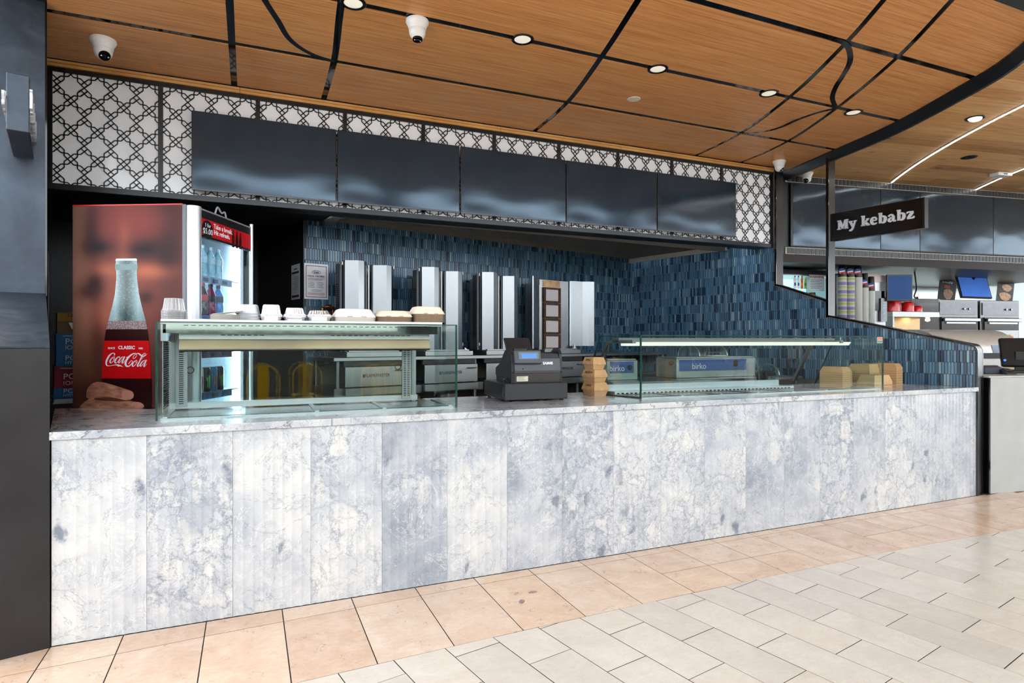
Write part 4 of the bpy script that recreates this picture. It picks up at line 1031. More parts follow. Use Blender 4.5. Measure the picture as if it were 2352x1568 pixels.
low = [((232, 226, 222), (206, 60, 60), 'white drink can on the lower fridge shelf, first in the row'), ((232, 226, 222), (206, 60, 60), 'white drink can on the lower fridge shelf, second in the row'), ((236, 214, 196), (206, 60, 60), 'pale peach drink can on the lower fridge shelf, third in the row'),
       ((20, 30, 34), (90, 220, 60), 'black energy drink can with green marks, nearest the white cans'), ((40, 130, 190), (220, 120, 60), 'blue energy drink can between two black cans'), ((18, 40, 54), (120, 230, 80), 'black energy drink can with green marks, last in the row')]
for k, (c, lc, lb) in enumerate(low): bottle('drink_can', c, c, lc, .165, .031, lb, fw_(XS, .085 + k * .085, SHZ[3]), 'cans on the lower fridge shelf')

# ------------------------------------------------------------------ cartons on the rack behind the fridge
RKX, RKY = -.50, 2.10
t = thing('wire_rack', 'white edged wire rack holding drink cartons in the dark corner', 'rack', (RKX, RKY, 0), KA)
for z in (.50, .955):
    g = G(); g.box(-.05, 0, z, .5, .40, z + .035); part('shelf', g, pm('rack_white', (196, 198, 200), .5), t)
for x in (-.03, .48):
    for y in (.03, .37): part('upright', G().lathe([(.011, 0), (.011, 2.1)], 8, (x, y, 0)), M_SSD, t)
g = G(); g.M = Matrix.Translation((-.03, -.02, .985)) @ Matrix.Rotation(R(90), 4, 'X'); g.lathe([(.03, -.02), (.034, .02), (.026, .05)], 14); part('clamp', g, M_BLACK, t)
BLUEC = pm('carton_blue', (24, 104, 160), .6, var=.05); REDC = pm('carton_red', (140, 24, 44), .6); YEL = pm('carton_yellow', (150, 116, 20), .6); KRD = pm('carton_kraft', (110, 92, 66), .7)
def carton(label, z, h, mats, words, dx=0.):
    t = thing('drink_carton', label, 'carton', (RKX + dx, RKY + .02, z), KA, 'drink cartons stacked on the rack')
    g = G(); g.box(.0, 0, .0, .36, .30, h); part('box', g, mats[0], t)
    if len(mats) > 1: g = G(); g.box(-.001, -.002, 0, .361, .301, h * .32); part('lower_band', g, mats[1], t)
    for (s, zz, sz) in words: text('carton_text', s, sz, M_PWH, t, (.055, -.003, zz), align='LEFT')
    g = G(); g.box(.04, -.002, h - .02, .16, -.0005, h - .012); part('fine_print', g, pm('dim_print', (150, 170, 190), .6), t)
    return t
carton('red drink carton with a blue lower band, bottom of the stack', .992, .245, (REDC, BLUEC), [('POWERADE', .165, .062), ('ION4', .115, .045), ('POWERADE', .055, .052), ('HYDRATION', .022, .03)])
carton('blue drink carton standing on the red carton', 1.238, .245, (BLUEC,), [('POWERADE', .185, .062), ('ION4', .14, .045), ('POWERADE', .06, .055), ('HYDRATION', .025, .034)], .012)
t = carton('torn yellow and brown carton on top of the blue carton', 1.484, .12, (KRD,), [], .02)
g = G(); g.box(.0, -.003, .095, .36, .301, .16); part('yellow_flap', g, YEL, t); text('carton_text', '12', .04, pm('print_black', (20, 20, 20), .5), t, (.06, -.005, .14), align='LEFT')
g = G(); g.prism_y([(.07, .085), (.15, .085), (.14, .07), (.10, .04), (.09, .035)], -.004, -.002); part('torn_label', g, M_PWH, t)
# ------------------------------------------------------------------ left glass display case
def m_clear(name, col=(236, 240, 242), body=.22, rough=.15):
    t = NT(name); nz = t.noise(t.obj(), 40, 2)
    tr = t.n('ShaderNodeBsdfTransparent', {0: (.97, .98, .98, 1)}); pb = t.n('ShaderNodeBsdfPrincipled', {'Base Color': t.ramp(nz, [(.3, lin(col)), (.7, (1, 1, 1))]), 'Roughness': rough, 'Specular IOR Level': .7})
    fr = t.n('ShaderNodeFresnel', {'IOR': 1.35}); f = t.math('MINIMUM', t.math('ADD', t.math('MULTIPLY', fr, 1.2), body), 1.)
    mx = t.n('ShaderNodeMixShader', {0: f, 1: tr, 2: pb}); t.t.links.new(mx.outputs[0], t.out.inputs[0]); MATS[name] = t.m; return t.m
M_CLEAR = m_clear('clear_plastic'); M_FROST = m_clear('cloudy_plastic', (226, 232, 236), .55, .35)
M_ALU = steel('aluminium', (184, 190, 193), .34, (1, 40, 40), .08, .8)
M_CHROME = steel('mirror_strip', (190, 196, 190), .06, (2, 2, 2), .08)
M_WELL = pm('well_dark', (70, 76, 80), .25, .7, var=.15)
LC = thing('display_case', 'tall square glass food display case beside the fridge', 'display case', (.393, .245, 1.003))
CWD, CDP, CHT = 1.675, .50, .525
g = G(); g.box(.008, 0, .002, CWD - .008, .007, CHT); part('front_glass', g, M_GGLASS, LC)
for x0, x1 in ((0, .007), (CWD - .007, CWD)):
    g = G(); g.box(x0, .009, .002, x1, CDP, CHT); part('side_glass', g, M_GGLASS, LC)
for x0, x1 in ((-.001, .010), (CWD - .010, CWD + .001)):
    g = G(); g.box(x0, -.001, .0, x1, .009, CHT); part('glass_edge', g, M_GEDGE, LC)
g = G(); g.box(0, -.001, CHT, CWD, .009, CHT + .004); part('glass_edge', g, M_GEDGE, LC)
for x in (0, CWD - .007): g = G(); g.box(x, .009, CHT, x + .007, CDP, CHT + .004); part('glass_edge', g, M_GEDGE, LC)
g = G(); g.box(.02, .012, CHT - .008, CWD - .10, CDP, CHT + .006); part('top_plate', g, M_SSH, LC)
g = G(); g.box(.02, .03, CHT + .006, CWD - .09, CDP - .01, CHT + .018); part('top_board', g, M_WHITE, LC)
g = G(); g.box(.03, .03, CHT - .058, CWD - .12, .06, CHT - .008); part('mirror_strip', g, M_CHROME, LC)
g = G(); g.prism_x([(.10, .435), (.22, .435), (.22, .47), (.10, .47)], .10, CWD - .155); lb = part('lamp_housing', g, M_SSH, LC)
g = G(); g.prism_x([(.125, .425), (.10, .375), (.115, .365), (.24, .40), (.24, .43)], .10, CWD - .15); part('reflector', g, M_SSH, LC)
g = G(); g.prism_x([(.128, .436), (.10, .378), (.096, .380), (.122, .438)], .10, CWD - .15); part('reflector_lip', g, pm('warm_steel', (206, 180, 150), .35, .5, var=.25, scale=2), LC)
slot = data(G().box(-.011, -.0015, 0, .011, .0005, .004), 'vent_slot', M_PITCH)
for x0 in (.32, .92, 1.18):
    for k in range(7): put('vent_slot', slot, lb, (x0 + k * .034, .0995, .456))
for k in range(38): put('vent_slot', slot, lb, (.14 + k * .036, .0285, .508))
M_COL = steel('vent_column', (160, 164, 166), .35)
for xs, cols in (((.055, .115), (.0,)), ((1.415, 1.475), (-.013, .013))):
    g = G(); g.box(xs[0], CDP - .10, .03, xs[1], CDP - .085, .46); vc = part('vent_column', g, M_COL, LC)
    ss = data(G().box(-.012 if len(cols) == 1 else -.009, -.0015, 0, .012 if len(cols) == 1 else .009, .0005, .005), 'vent_slot', M_PITCH)
    for c in cols:
        for k in range(32): put('vent_slot', ss, vc, ((xs[0] + xs[1]) / 2 + c, CDP - .1005, .05 + k * .0122))
for xs in ((.012, .05), (1.49, 1.52)):
    g = G(); g.box(xs[0], CDP - .06, 0, xs[1], CDP - .02, CHT - .01); part('corner_post', g, M_COL, LC)
g = G(); g.box(.02, .03, CHT - .10, .045, CDP - .02, CHT - .01); part('top_rail', g, M_COL, LC)
# slotted white liner seen through the left side glass
g = G(); g.box(.018, .12, .03, .022, .36, .43); ln = part('side_liner', g, M_COL, LC)
ssl = data(G().box(-.001, -.045, 0, .005, .045, .005), 'vent_slot', M_PITCH)
for k in range(30):
    for yy in (.18, .30): put('vent_slot', ssl, ln, (.0225, yy, .05 + k * .0125))
g = G(); g.box(.02, CDP - .08, .02, CWD - .15, CDP - .05, .055); part('rear_sill', g, M_ALU, LC)
g = G(); g.box(.03, .045, .0, CWD - .03, CDP - .03, .012); part('well_floor', g, M_WELL, LC)
for x in (.03, .415, .81, 1.205, CWD - .05):
    g = G(); g.box(x, .02, .010, x + .022, CDP - .06, .018); part('well_divider', g, M_ALU, LC)
g = G(); g.box(.02, .016, .0, CWD - .02, .03, .010); part('front_rail', g, M_ALU, LC)
for a, b, yy in ((.06, .84, CDP - .065), (.81, 1.50, CDP - .075)):
    g = G(); g.box(a, yy, .055, b, yy + .005, .37); sd = part('sliding_door', g, M_GGLASS, LC)
    px = a + .07 if a < .5 else b - .11
    g = G(); g.M = Matrix.Translation((px, yy - .002, .25)) @ Matrix.Rotation(R(90), 4, 'X'); g.lathe([(.017, .004), (.022, .004), (.022, -.002), (.016, -.002)], 20, cap=False); part('finger_pull', g, M_BLACK, sd)

# ------------------------------------------------------------------ packaging on top of the left case
TZ = 1.003 + CHT + .018
def copies(make, n, dz, loc, rz=0.):
    o = make(loc, rz)
    for k in range(1, n): dup(o, loc=(loc[0], loc[1], loc[2] + dz * k), rz=rz + .05 * ((k * 37) % 5 - 2))
    return o
def ribbed(r0, r1, h, n=36, amp=.0025):
    g = G(); rs = []
    for (f, z) in ((0, 0), (.06, .004), (.9, h - .004), (.98, h)):
        r = r0 + (r1 - r0) * f; rs.append([((r + (amp if i % 2 else -amp) * (0 if f in (0,) else 1)) * math.cos(2 * math.pi * i / n), (r + (amp if i % 2 else -amp)) * math.sin(2 * math.pi * i / n), z) for i in range(n)])
    g.rings(rs, cap=False)
    top = rs[-1]; g.add([tuple(p) for p in top], [tuple(range(n))]); return g
t = thing('plastic_bowl', 'clear ribbed plastic bowl upside down on the nested shallow bowls', 'bowl', (.462, .42, TZ + .052))
part('shell', ribbed(.055, .044, .068), M_CLEAR, t); g = G(); g.lathe([(.056, 0), (.061, .001), (.061, .005), (.056, .006)], 30, cap=False); part('rim', g, M_CLEAR, t)
def mk_lid(loc, rz):
    t = thing('shallow_bowl', 'clear shallow bowl nested in the stack under the ribbed bowl', 'bowl', loc, rz, 'nested clear bowls')
    g = G(); g.lathe([(.062, 0), (.064, .003), (.063, .007), (.050, .0075), (.048, .004), (.004, .004)], 28); part('disc', g, M_CLEAR, t, True); return t
copies(mk_lid, 6, .0085, (.462, .42, TZ))
t = tag(part('plastic_lid', G().lathe([(.058, 0), (.06, .004), (.05, .006), (.004, .005)], 26), M_FROST, None, loc=(.60, .40, TZ)), 'single cloudy plastic lid lying flat between the bowl and the paper plates', 'saucer')  # a flat clear container lid
M_PLATE = pm('paper_plate', (222, 218, 208), .7)
def mk_plate(loc, rz):
    t = thing('paper_plate', 'pale paper plate in the low stack on the left case', 'plate', loc, rz, 'stacked paper plates')
    g = G(); g.lathe([(.060, 0), (.066, .001), (.078, .004), (.079, .0055), (.066, .003), (.004, .002)], 30); part('dish', g, M_PLATE, t, True); return t
copies(mk_plate, 7, .0045, (.722, .40, TZ))
t = tag(part('paper_plate', G().lathe([(.060, 0), (.066, .001), (.082, .006), (.083, .0075), (.066, .003), (.004, .002)], 30), M_PLATE, None, True, loc=(.735, .405, TZ + .040), rot=(R(2), R(-7), 0)), 'topmost paper plate tilted off its stack', 'plate', 'stacked paper plates')
def tub(w, d, h, tp, rim=.006, r=.012):
    """open rounded tub, mouth up; w,d at mouth"""
    g = G(); rs = []
    def rr(sw, sd, z, q=r): 
        out = []
        for cx, cy, a0 in ((sw / 2 - q, sd / 2 - q, 0), (-sw / 2 + q, sd / 2 - q, 90), (-sw / 2 + q, -sd / 2 + q, 180), (sw / 2 - q, -sd / 2 + q, 270)):
            for k in range(4): out.append((cx + q * math.cos(R(a0 + 30 * k)), cy + q * math.sin(R(a0 + 30 * k)), z))
        return out
    return rr
def box_stack_shape(levels):
    g = G(); rr = tub(0, 0, 0, 0); g.rings([rr(w, d, z, q) for w, d, z, q in levels]); return g
def mk_tub(loc, rz):
    t = thing('plastic_container', 'cloudy clear square container nested in the stack behind the paper plates', 'container', loc, rz, 'nested clear containers')
    part('tub', box_stack_shape([(.132, .13, 0, .014), (.134, .132, .004, .014), (.126, .124, .0045, .014), (.108, .106, .052, .018), (.10, .098, .056, .018)]), M_FROST, t); return t
copies(mk_tub, 6, .0085, (.842, .50, TZ))
M_FOIL = None
def m_foil():
    t = NT('aluminium_foil'); v = t.obj(); nz = t.noise(v, 60, 4, .7)
    t.bsdf(**{'Base Color': t.ramp(nz, [(.3, lin((206, 208, 212))), (.7, lin((250, 250, 250)))]), 'Metallic': .9, 'Roughness': .25, 'Normal': t.bump(nz, .5, .004)}); return t.m
M_FOIL = m_foil()
def crimp(w, d, h, tw, td):
    g = G(); n = 56; rs = []
    def sq(a, sw, sd, amp):
        c, s = math.cos(a), math.sin(a); p = 6.
        r = (abs(c) ** p + abs(s) ** p) ** (-1 / p); return (c * r * (sw / 2 + amp), s * r * (sd / 2 + amp))
    for z, sw, sd, am in ((0, w, d, 0), (.004, w * .96, d * .96, .0015), (h * .9, tw * 1.03, td * 1.03, .0018), (h, tw, td, 0)):
        rs.append([(*sq(2 * math.pi * i / n, sw, sd, am * (1 if i % 2 else -1)), z) for i in range(n)])
    g.rings(rs); return g
def foil_stack(u, w, hs, top_h, n, lb):
    def mk(loc, rz):
        t = thing('foil_tray', 'foil tray nested upright in the ' + lb + ' foil stack', 'foil tray', loc, rz, 'nested foil trays, ' + lb)
        g = crimp(w, w * .9, .026, w * .8, w * .7); g.v = [Vector((p.x, p.y, .026 - p.z)) for p in g.v]; part('tray', g, M_FOIL, t)
        g = G(); rr = tub(0, 0, 0, 0); g.rings([rr(w * 1.01, w * .91, .024, .012), rr(w * 1.03, w * .93, .026, .012), rr(w * 1.03, w * .93, .029, .012), rr(w * .98, w * .88, .030, .012)]); part('rim', g, M_FOIL, t)
        g = G(); g.box(-w * .34, -w * .47, .004, w * .30, -w * .462, .021); part('paper_band', g, pm('band_white', (236, 236, 238), .5), t)
        return t
    copies(mk, n, .007, (u, .42, TZ))
    t = thing('foil_tray', 'upside-down crimped foil tray on top of the ' + lb + ' foil stack', 'foil tray', (u, .42, TZ + .031 + .007 * (n - 1)))
    part('tray', crimp(w * .92, w * .82, top_h, w * .72, w * .62), M_FOIL, t)
    g = G(); rr = tub(0, 0, 0, 0); g.rings([rr(w * .98, w * .88, 0, .012), rr(w * .98, w * .88, .003, .012)]); part('rim', g, M_FOIL, t)
foil_stack(.969, .118, .04, .058, 2, 'left')
foil_stack(1.10, .124, .04, .042, 2, 'middle')
foil_stack(1.239, .138, .04, .028, 2, 'right')
M_BAG = pm('bagasse_white', (236, 232, 224), .7, var=.02); M_BAG2 = pm('bagasse_cream', (226, 212, 194), .7, var=.03); M_BROWN = pm('bagasse_edge', (176, 154, 130), .8, var=.12, scale=60)
def clam(loc, rz, w, d, nl, mat, lb, dome=.05, edge=None):
    for k in range(nl):
        t = thing('food_box', 'pulp food box tray in the stack ' + lb, 'food box', (loc[0], loc[1], loc[2] + k * .007), rz, 'nested pulp food boxes ' + lb)
        part('tray', box_stack_shape([(w * .9, d * .9, 0, .02), (w * .99, d * .99, .005, .02), (w, d, .0062, .02), (w * .97, d * .97, .0066, .02)]), edge or mat, t)
    t = thing('food_box', 'domed pulp lid on top of the stack ' + lb, 'food box', (loc[0], loc[1], loc[2] + nl * .007), rz)
    part('lid', box_stack_shape([(w, d, 0, .02), (w * 1.01, d * 1.01, .003, .02), (w * .985, d * .985, .007, .02), (w * .96, d * .96, .016, .025), (w * .80, d * .78, dome * .93, .03), (w * .72, d * .70, dome, .03)]), mat, t)
    for q in (-.22, .12):
        g = G(); g.box(w * q, -d * .506, .0, w * (q + .13), -d * .494, .006); part('tab_slot', g, M_BROWN, t)
clam((1.447, .43, TZ), R(2), .245, .20, 4, M_BAG, 'of white boxes', .052)
clam((1.694, .46, TZ), R(-2), .235, .20, 5, M_BAG2, 'of cream boxes', .040, M_BROWN)
clam((1.918, .44, TZ), R(3), .205, .18, 8, M_BAG2, 'of brown-edged boxes', .050, M_BROWN)
t = thing('food_box', 'second domed pulp lid peeping out behind the brown-edged stack', 'food box', (1.86, .56, TZ + .03))
part('lid', box_stack_shape([(.16, .12, -.028, .02), (.16, .12, .006, .02), (.12, .09, .045, .03), (.10, .08, .05, .03)]), M_BAG2, t)

# ------------------------------------------------------------------ cash register
CR = thing('cash_register', 'black cash register with a blue customer display on its cash drawer', 'cash register', (2.479, .437, 1.003), R(-4))
M_CRB = pm('register_black', (34, 35, 38), .42, var=.08); M_CRG = pm('register_grey', (64, 66, 72), .45, var=.06); M_CRT = pm('register_taupe', (58, 54, 50), .45)
g = G(); g.bev(0, 0, .012, .478, .50, .128, .004); part('cash_drawer', g, M_CRB, CR)
for x in (.03, .44):
    for y in (.03, .46): part('foot', G().lathe([(.014, 0), (.016, .004), (.016, .013)], 12, (x, y, 0)), M_BLACK, CR)
sp = [(.045, .128), (.035, .20), (.045, .205), (.045, .33), (.075, .368), (.15, .372), (.20, .345), (.30, .26), (.40, .225), (.405, .18), (.385, .165), (.38, .128)]
g = G(); g.prism_x(sp, .062, .085); part('side_cheek', g, M_CRB, CR); g = G(); g.prism_x(sp, .43, .452); part('side_cheek', g, M_CRB, CR)
g = G(); g.prism_x([(.042, .130), (.030, .195), (.36, .195), (.36, .130)], .084, .431); part('lower_body', g, M_CRT, CR)
g = G(); g.prism_x([(.032, .197), (.028, .215), (.040, .30), (.075, .335), (.16, .345), (.38, .24), (.38, .197)], .084, .431); ub = part('upper_body', g, M_CRG, CR)
g = G(); g.M = Matrix.Translation((.075, .022, .262)) @ Matrix.Rotation(R(-14), 4, 'X'); g.bev(0, -.02, 0, .205, .05, .098, .006); dh = part('display_head', g, M_CRG, CR)
g = G(); g.M = Matrix.Translation((.075, .022, .262)) @ Matrix.Rotation(R(-14), 4, 'X'); g.box(.03, -.024, .030, .185, -.0195, .082); part('display_window', g, pm('display_glass', (46, 62, 74), .08), dh)
g = G(); g.M = Matrix.Translation((.075, .022, .262)) @ Matrix.Rotation(R(-14), 4, 'X'); g.box(.052, -.0255, .038, .165, -.0235, .070); part('lcd', g, pm('blue_lcd', (50, 104, 196), .3, var=.25, scale=9, emit=(60, 120, 220), es=.35), dh)
text('brand_text', 'SAM4S', .027, M_PWH, CR, (.335, .030, .266), rot=(R(78), 0, 0), bold=.001)
g = G(); g.box(.10, .0335, .140, .185, .037, .186); st = part('rating_label', g, pm('label_cream', (206, 202, 176), .6), CR); st.rotation_euler = (0, 0, 0)
g = G()
for k in range(5): g.box(.106, .0320, .147 + k * .007, .165 - .008 * (k % 3), .0336, .149 + k * .007)
part('label_print', g, M_INK, st)
part('key_lock', G().lathe([(.006, 0), (.006, .004)], 10), M_BLACK, ub, loc=(.145, .033, .228), rot=(R(90), 0, 0))
g = G(); g.M = Matrix.Translation((.075, .16, .345)) @ Matrix.Rotation(R(-40), 4, 'X'); g.bev(0, 0, 0, .20, .02, .14, .005); part('operator_screen', g, M_CRB, CR)
g = G(); g.box(.12, .15, .33, .22, .20, .37); part('screen_neck', g, M_CRB, CR)
g = G()
for k, (x, z) in enumerate(((.0, .150), (.0, .150), (.0, .152))): g.box(.0605, .14 + k * .03, .140, .0622, .155 + k * .03, .155)
part('ports', g, M_SS, CR)
g = G(); g.tube(smooth_path([(.061, .12, .155), (.02, .05, .15), (-.012, .0, .10), (-.016, .0, .05), (.01, .0, .006), (.03, .06, .006)], 5), .0045, 8); part('cable', g, M_BLACK, CR, True)

# ------------------------------------------------------------------ kraft burger boxes
M_KRAFT = pm('kraft_card', (192, 150, 104), .75, var=.05, scale=70); M_KRAFT2 = pm('kraft_inside', (206, 166, 120), .75, var=.05); M_PEN = pm('marker_pen', (46, 36, 30), .7)
def burger(label, loc, rz, w, d, h, word):
    t = thing('burger_box', label, 'takeaway box', loc, rz, 'stacked kraft burger boxes'); b = .80; m = h * .52; o = .014
    def rc(k, z): return [(-w / 2 * k, -d / 2 * k, z), (w / 2 * k, -d / 2 * k, z), (w / 2 * k, d / 2 * k, z), (-w / 2 * k, d / 2 * k, z)]
    g = G(); g.rings([rc(b, 0), rc(1., m)]); part('base', g, M_KRAFT, t)
    g = G(); g.rings([rc(1.035, m - .012), rc(1.045, m), rc(.84, h), ]); l = part('lid', g, M_KRAFT, t)
    g = G(); g.prism_y([(-.012, 0), (.012, 0), (.008, -.010), (-.008, -.010)], -d / 2 * 1.05, -d / 2 * 1.03); part('tuck_tab', g, M_KRAFT2, l, loc=(0, 0, m))
    g = G(); g.prism_x([(-.012, 0), (.012, 0), (.008, -.010), (-.008, -.010)], -w / 2 * 1.05, -w / 2 * 1.03); part('tuck_tab', g, M_KRAFT2, l, loc=(0, 0, m))
    o2 = text('pen_word', word, .026, M_PEN, l, (-w / 2 * .945 - .001, .0, (m + h) / 2 + .002), rot=(R(90 - 24), 0, R(-90)), ext=.0004, shear=.15)
    return t
burger('kraft burger box marked large, bottom of the stack by the register', (3.343, .668, 1.003), R(3), .130, .175, .104, 'LARGE')
burger('kraft burger box marked medium, middle of the stack by the register', (3.340, .670, 1.108), R(5), .122, .165, .098, 'MEDIUM')
burger('smallest kraft burger box, on top of the stack by the register', (3.337, .672, 1.207), R(2), .112, .150, .096, 'SMALL')

# ------------------------------------------------------------------ right glass display case (its sides run with the kitchen walls)
RC = thing('display_case', 'long low glass display case with a sloping back, right of the register', 'display case', (3.504, .297, 1.003))
ux = Vector((2.516, -.097, 0)).normalized(); uy = Vector((-.236, .972, 0))
SH = Matrix(((ux.x, uy.x, 0, 0), (ux.y, uy.y, 0, 0), (0, 0, 1, 0), (0, 0, 0, 1)))
def sg(): g = G(); g.M = SH; return g
RW, RH = 2.518, .463
side = [(0, .0), (.60, .0), (.41, RH), (0, RH)]
g = sg(); g.box(.006, -.006, .0, RW - .006, .0, RH); part('front_glass', g, M_GGLASS, RC)
for x in (0, RW - .006):
    g = sg(); g.prism_x(side, x, x + .006); part('side_glass', g, M_GGLASS, RC)
    g = sg(); g.prism_x([(.41, RH), (.418, RH), (.608, 0), (.60, 0)], x - .001, x + .007); part('glass_edge', g, M_GEDGE, RC)
    g = sg(); g.box(x - .001, -.008, 0, x + .008, .002, RH); part('glass_edge', g, M_GEDGE, RC)
g = sg(); g.box(0, -.007, RH, RW, .415, RH + .006); part('top_glass', g, M_GGLASS, RC)
g = sg(); g.box(0, -.009, RH - .001, RW, -.003, RH + .007); part('glass_edge', g, M_GEDGE, RC)
g = sg(); g.box(0, .41, RH - .001, RW, .416, RH + .007); part('glass_edge', g, M_GEDGE, RC)
g = sg(); g.box(-.004, -.008, -.001, .008, .60, .006); part('base_strip', g, pm('dark_strip', (44, 34, 30), .5), RC)
for x in (.05, RW - .32):
    g = sg(); g.prism_x([(.56, .05), (.585, .05), (.40, RH - .03), (.375, RH - .03)], x, x + .03); part('support_arm', g, M_SSD, RC)
    g = sg(); g.box(x, .13, RH - .055, x + .03, .40, RH - .03); part('support_arm', g, M_SSD, RC)
g = sg(); g.prism_x([(.14, RH - .045), (.26, RH - .045), (.26, RH - .075), (.16, RH - .075)], .06, RW - .18); part('lamp_bar', g, pm('lamp_white', (234, 232, 222), .4, emit=(255, 248, 230), es=.35), RC)
g = sg(); g.box(.05, .27, RH - .05, RW - .2, .34, RH - .012); part('lamp_box', g, M_SSD, RC)
g = sg(); g.box(.04, .44, .018, RW - .65, .475, .075); part('rear_duct', g, M_ALU, RC)
g = sg(); g.box(.04, .30, .0, RW - .65, .44, .03); rd = part('rear_ledge', g, M_ALU, RC)
for k in range(44):
    g2 = None
    if k == 0:
        q = G(); q.box(-.011, -.0015, 0, .011, .0005, .009); sl2 = data(q, 'vent_slot', M_PITCH)
    p = SH @ Vector((.07 + k * .0405, .2995, .009)); put('vent_slot', sl2, rd, p)
g = sg(); g.box(.02, .02, -.001, RW - .62, .30, .004); part('well_floor', g, M_WELL, RC)
for k in range(6):
    x = .02 + k * .37; g = sg(); g.box(x, .02, .004, x + .02, .30, .010); part('well_divider', g, M_ALU, RC)
for k in range(5):
    x = .05 + k * .37; g = sg(); g.rings([[(x, .03, .0045), (x + .33, .03, .0045), (x + .33, .29, .0045), (x, .29, .0045)], [(x - .004, .026, .009), (x + .334, .026, .009), (x + .334, .294, .009), (x - .004, .294, .009)]], cap=False); part('tray_rim', g, M_SS, RC)
g = sg(); g.box(.02, .004, 0, RW - .02, .02, .006); part('front_rail', g, M_ALU, RC)
g = sg(); g.box(RW - .60, .02, -.001, RW - .03, .50, .003); part('dark_deck', g, pm('dark_deck', (40, 42, 46), .2, .3), RC)
for k in range(3):
    a = .10 + k * .68; g = sg(); g.prism_x([(.555 - .012 * (k % 2), .08), (.560 - .012 * (k % 2), .08), (.40 - .012 * (k % 2), RH - .06), (.395 - .012 * (k % 2), RH - .06)], a, a + .70); sd = part('sliding_door', g, M_GGLASS, RC)
    c = SH @ Vector((a + .62, .46, .24)); g = G(); g.M = Matrix.Translation(c) @ Matrix.Rotation(R(112), 4, 'X'); g.lathe([(.022, -.003), (.022, .003)], 18); part('finger_pull', g, pm('brown_pull', (70, 44, 40), .4), sd)
g = sg(); g.box(RW - .075, -.008, RH - .055, RW - .012, -.0062, RH - .004); kl = part('sticker', g, pm('sticker_cream', (216, 206, 190), .5), RC)
g = sg(); g.box(RW - .072, -.0092, RH - .028, RW - .015, -.0078, RH - .008); part('sticker_print', g, pm('sticker_red', (214, 96, 76), .5), kl)
g = sg(); g.box(RW - .072, -.0092, RH - .052, RW - .015, -.0078, RH - .032); part('sticker_print', g, pm('sticker_green', (70, 130, 106), .5), kl)

# ------------------------------------------------------------------ kraft tray stacks at the right end
def kraft_stack(name_lb, loc, rz, w, d, n, h, dz, tall=.05, top=True, base_z=0.):
    for k in range(n):
        t = thing('kraft_tray', 'flat kraft food tray nested ' + name_lb, 'takeaway box', (loc[0], loc[1], loc[2] + k * dz), rz, 'nested kraft trays ' + name_lb)
        hh = h if k == n - 1 else dz * .86
        def rc(q, z): return [(-w / 2 * q, -d / 2 * q, z), (w / 2 * q, -d / 2 * q, z), (w / 2 * q, d / 2 * q, z), (-w / 2 * q, d / 2 * q, z)]
        g = G()
        if k < n - 1: g.rings([rc(.985, 0), rc(1., dz * .3), rc(.99, hh)])
        else: g.rings([rc(1., 0), rc(.985, h * .3), rc(.80, h)])
        part('tray', g, M_KRAFT if k % 2 else M_KRAFT2, t)
kraft_stack('in the upright stack inside the case end', (5.80, .50, 1.007), R(18), .19, .20, 14, .06, .0098)
kraft_stack('beside that upright stack', (5.97, .60, 1.007), R(18), .12, .20, 14, .05, .0095)
kraft_stack('in the low stack at the case end', (6.25, .44, 1.003), R(3), .27, .17, 3, .085, .012)
kraft_stack('in the tall stack before the tiles', (6.53, .72, 1.003), R(10), .36, .22, 11, .085, .0115)
kraft_stack('in the stack touching the tiles', (6.64, .60, 1.003), R(14), .15, .24, 14, .055, .0118)

# ------------------------------------------------------------------ back bench by the right wall, food warmers
t = thing('prep_bench', 'steel prep bench standing behind the long display case', 'bench', (4.6, 1.45, 0), 0)
g = G(); g.bev(-.75, -.25, 1.03, 1.6, .35, 1.06, .004); part('bench_top', g, M_SSH, t)
g = G(); g.box(-.70, -.20, .70, 1.55, .30, .72); part('under_shelf', g, M_SSD, t)
for x in (-.7, 1.55):
    for y in (-.2, .3): part('leg', G().lathe([(.02, 0), (.02, 1.03)], 10, (x, y, 0)), M_SSD, t)
def warmer(label, loc, w, dpt, h, pw):
    t = thing('food_warmer', label, 'food warmer', loc, 0, 'blue fronted food warmers')
    g = G(); g.bev(0, 0, 0, w, dpt, h, .006); part('body', g, M_SSH, t)
    g = G(); g.box(.03, -.004, h * .35, .03 + pw, .0, h * .92); f = part('blue_panel', g, pm('warmer_blue', (52, 88, 160), .4), t)
    text('brand_text', 'birko', h * .42, M_PWH, f, (.03 + pw * .28, -.005, h * .58))
    g = G(); g.M = Matrix.Translation((.03 + pw * .82, -.004, h * .64)) @ Matrix.Rotation(R(90), 4, 'X'); g.lathe([(.022, 0), (.02, .02), (.004, .022)], 16); part('dial', g, M_BLACK, f)
    g = G(); g.box(.01, .02, h, w - .01, dpt - .02, h + .01); part('pan_rim', g, M_SS, t)
    return t
warmer('blue fronted food warmer seen through the left end of the long case', (3.92, 1.40, 1.06), .34, .30, .19, .26)
warmer('wide blue fronted food warmer behind the middle of the long case', (4.72, 1.40, 1.06), 1.02, .34, .20, .86)
def roll_lid(label, loc, w):
    t = thing('curved_cover', label, 'cover', loc, R(6), 'clear curved covers')
    pr = [(.0 + .15 * (1 - math.cos(R(a))), .12 * math.sin(R(a))) for a in range(0, 181, 15)]
    g = G(); g.prism_x(pr + [(y * .97 + .0045, z * .95) for y, z in pr[::-1]], 0, w); part('shell', g, M_GGLASS, t, True)
    for x in (0, w): part('rim', G().tube([(x, y, z) for y, z in pr], .006, 8), M_SS, t, True)
    part('handle', G().tube([(w * .3, -.01, .02), (w * .3, -.03, .04), (w * .7, -.03, .04), (w * .7, -.01, .02)], .006, 8), M_SS, t)
